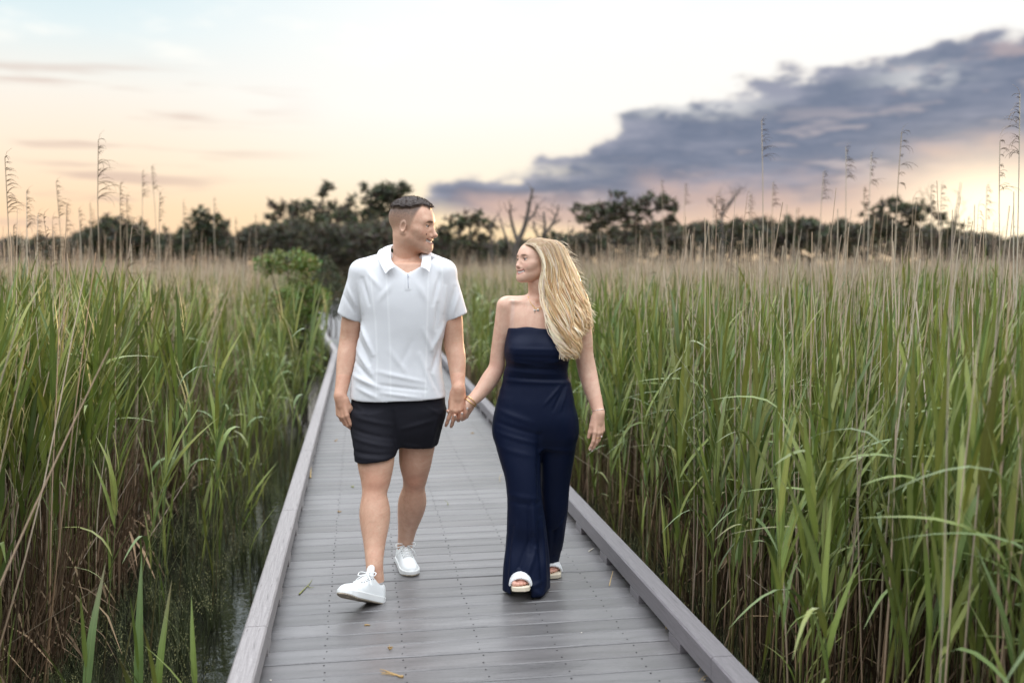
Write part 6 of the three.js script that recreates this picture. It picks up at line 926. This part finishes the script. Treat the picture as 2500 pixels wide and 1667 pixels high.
// ---------------------------------------------------------------- small things lying on the boards
{
  const r = rng(4242), g0 = (px, py, y = 0.003) => { const d = at(px, py, 10), k = (EYE - y) / (EYE - d.y); return V(d.x * k, y, d.z * k); }, strawM = std({ color: col(0.50, 0.36, 0.17), roughness: 0.8 }), greenM = std({ color: col(0.20, 0.21, 0.06), roughness: 0.7 }), shellM = std({ color: col(0.62, 0.57, 0.48), roughness: 0.6 }), seedM = std({ color: col(0.36, 0.23, 0.09), roughness: 0.8 });
  // a bit of grass or straw through pixels of the photograph, lying on the boards (a third number lifts the point)
  const bit = (label, category, mat, lines) => { const w = lines.map(([rad, ...pts]) => [rad, pts.map(([x, y, h = 0.004]) => g0(x, y, h))]), c = w[0][1][0].clone(); c.y = 0; const o = thing(category === 'seed head' ? 'seed_head' : 'grass_bit', label, category, c), b = new MB(); for (const [rad, pts] of w) { const s = spline(pts.map((p) => p.clone().sub(c)), 8); b.tube(s, s.map((_, k) => rad * (1 - 0.6 * k / 8)), 5); } part('blade', b.geo(), mat, o); };
  bit('forked green grass clipping on the boards left of the man\'s raised shoe', 'grass clipping', greenM, [[0.004, [730, 1450], [742, 1438], [750, 1430]], [0.0022, [750, 1430], [758, 1434], [766, 1433]], [0.002, [750, 1430], [757, 1422], [762, 1414]]]);
  bit('dry seed head with long fine bristles at the bottom edge of the boards', 'seed head', seedM, [[0.006, [984, 1652], [975, 1651], [966, 1646]], ...Array.from({ length: 9 }, () => [0.0014, [972 + r() * 4, 1649], [955 - r() * 4, 1640 + r() * 8], [936 - r() * 10, 1632 + r() * 18]])]);
  bit('small tuft-like tan seed head on the boards below the man\'s shoe shadow', 'seed head', seedM, Array.from({ length: 9 }, (_, k) => [0.0026, [951, 1585], [948 + k * 1.0, 1580 + r() * 3, 0.008], [945 + k * 1.7, 1573 + r() * 7, 0.014]]));
  bit('tiny dry leaf scrap in the gap just below the man\'s shoe shadow', 'leaf scrap', seedM, [[0.005, [890, 1526], [896, 1525], [903, 1526]]]);
  bit('green and tan grass sprig standing up from the boards between the couple', 'grass clipping', greenM, [[0.0024, [1093, 1233], [1092, 1226, 0.02], [1085, 1221, 0.03]], [0.002, [1093, 1232], [1096, 1228, 0.01]]]);
  bit('short curled grass blade standing by the woman\'s left leg', 'grass clipping', strawM, [[0.0022, [1221, 1175], [1220, 1165, 0.03], [1226, 1158, 0.04]]]);
  bit('thin upright green and yellow straw near the right rail', 'straw', strawM, [[0.0030, [1488, 1430], [1492, 1412, 0.03], [1497, 1394, 0.06]]]);
  bit('pale dry leaf scrap lying near the right rail above the upright straw', 'leaf scrap', shellM, [[0.0045, [1438, 1346], [1444, 1342], [1449, 1338, 0.01]]]);
  bit('bent dry reed stub leaning against the block under the right rail', 'straw', strawM, [[0.0065, [1628, 1533], [1629, 1512, 0.05], [1629, 1490, 0.10]], [0.0030, [1629, 1490, 0.10], [1616, 1497, 0.06], [1603, 1498, 0.04]], [0.002, [1606, 1498, 0.04], [1597, 1494, 0.045]]]);
  bit('tan blade wedged upright beside the left rail', 'straw', strawM, [[0.007, [757, 1166], [758, 1148, 0.03], [759, 1130, 0.05]]]);
  bit('small brown scrap on the boards left of the man\'s front leg', 'leaf scrap', seedM, [[0.005, [825, 1248], [829, 1249], [833, 1248]]]);
  bit('small grass scrap on the boards left of the man\'s knee', 'leaf scrap', greenM, [[0.005, [858, 1187], [862, 1189], [863, 1184, 0.01]]]);
  bit('brown scrap on the boards left of the man\'s shorts', 'leaf scrap', seedM, [[0.006, [817, 1076], [821, 1075], [823, 1072, 0.01]]]);
  bit('dark scrap on the boards between the joined hands and the woman', 'leaf scrap', seedM, [[0.007, [1150, 1057], [1154, 1057], [1157, 1056]]]);
  bit('loose fine strands with a yellow bit beside the last block of the right rail', 'straw', strawM, [[0.0012, [1712, 1660], [1722, 1650, 0.01], [1738, 1652, 0.01]], [0.0010, [1706, 1640], [1712, 1628, 0.02], [1720, 1640]], [0.003, [1720, 1660], [1724, 1656]]]);
  // broken bits of shell caught along the left rail
  let n = 0; for (const [x, y, s] of [[682, 1421, 9], [685, 1433, 7], [680, 1437, 5], [663, 1480, 5], [645, 1582, 6], [642, 1587, 6], [629, 1613, 8], [763, 1124, 6], [748, 1157, 5], [660, 1660, 6], [688, 1447, 5], [1522, 1406, 6], [1420, 1544, 4]]) {
    const p = g0(x, y, 0.004), q = s * -p.z / 2500 * 0.6, g = new THREE.DodecahedronGeometry(q, 0); g.scale(1, 0.35, 0.7); const m = part('shell_fragment', g, shellM); m.position.copy(p); m.rotation.y = r() * 6; n++;
    tag(m, x > 1000 ? (x > 1500 ? 'white chip beside a block of the right rail' : 'tiny white chip on a board gap right of the woman') : ['largest pale shell chip by the upper left rail', 'flat shell chip just below the largest chip', 'tiny shell chip below the flat one at the left rail', 'shell chip at the board end beside the second rail block', 'upper of two shell chips beside the lowest left block', 'lower of two shell chips beside the lowest left block', 'lone oval shell chip near the bottom of the left rail', 'pale chip beside the upright tan blade at the left rail', 'pale chip below the upright tan blade at the left rail', 'chip on the bottom board edge near the left rail', 'thin shell chip lying below the tiny one at the left rail'][n - 1], 'shell chip');
  }
}
renderer.render(scene, camera);
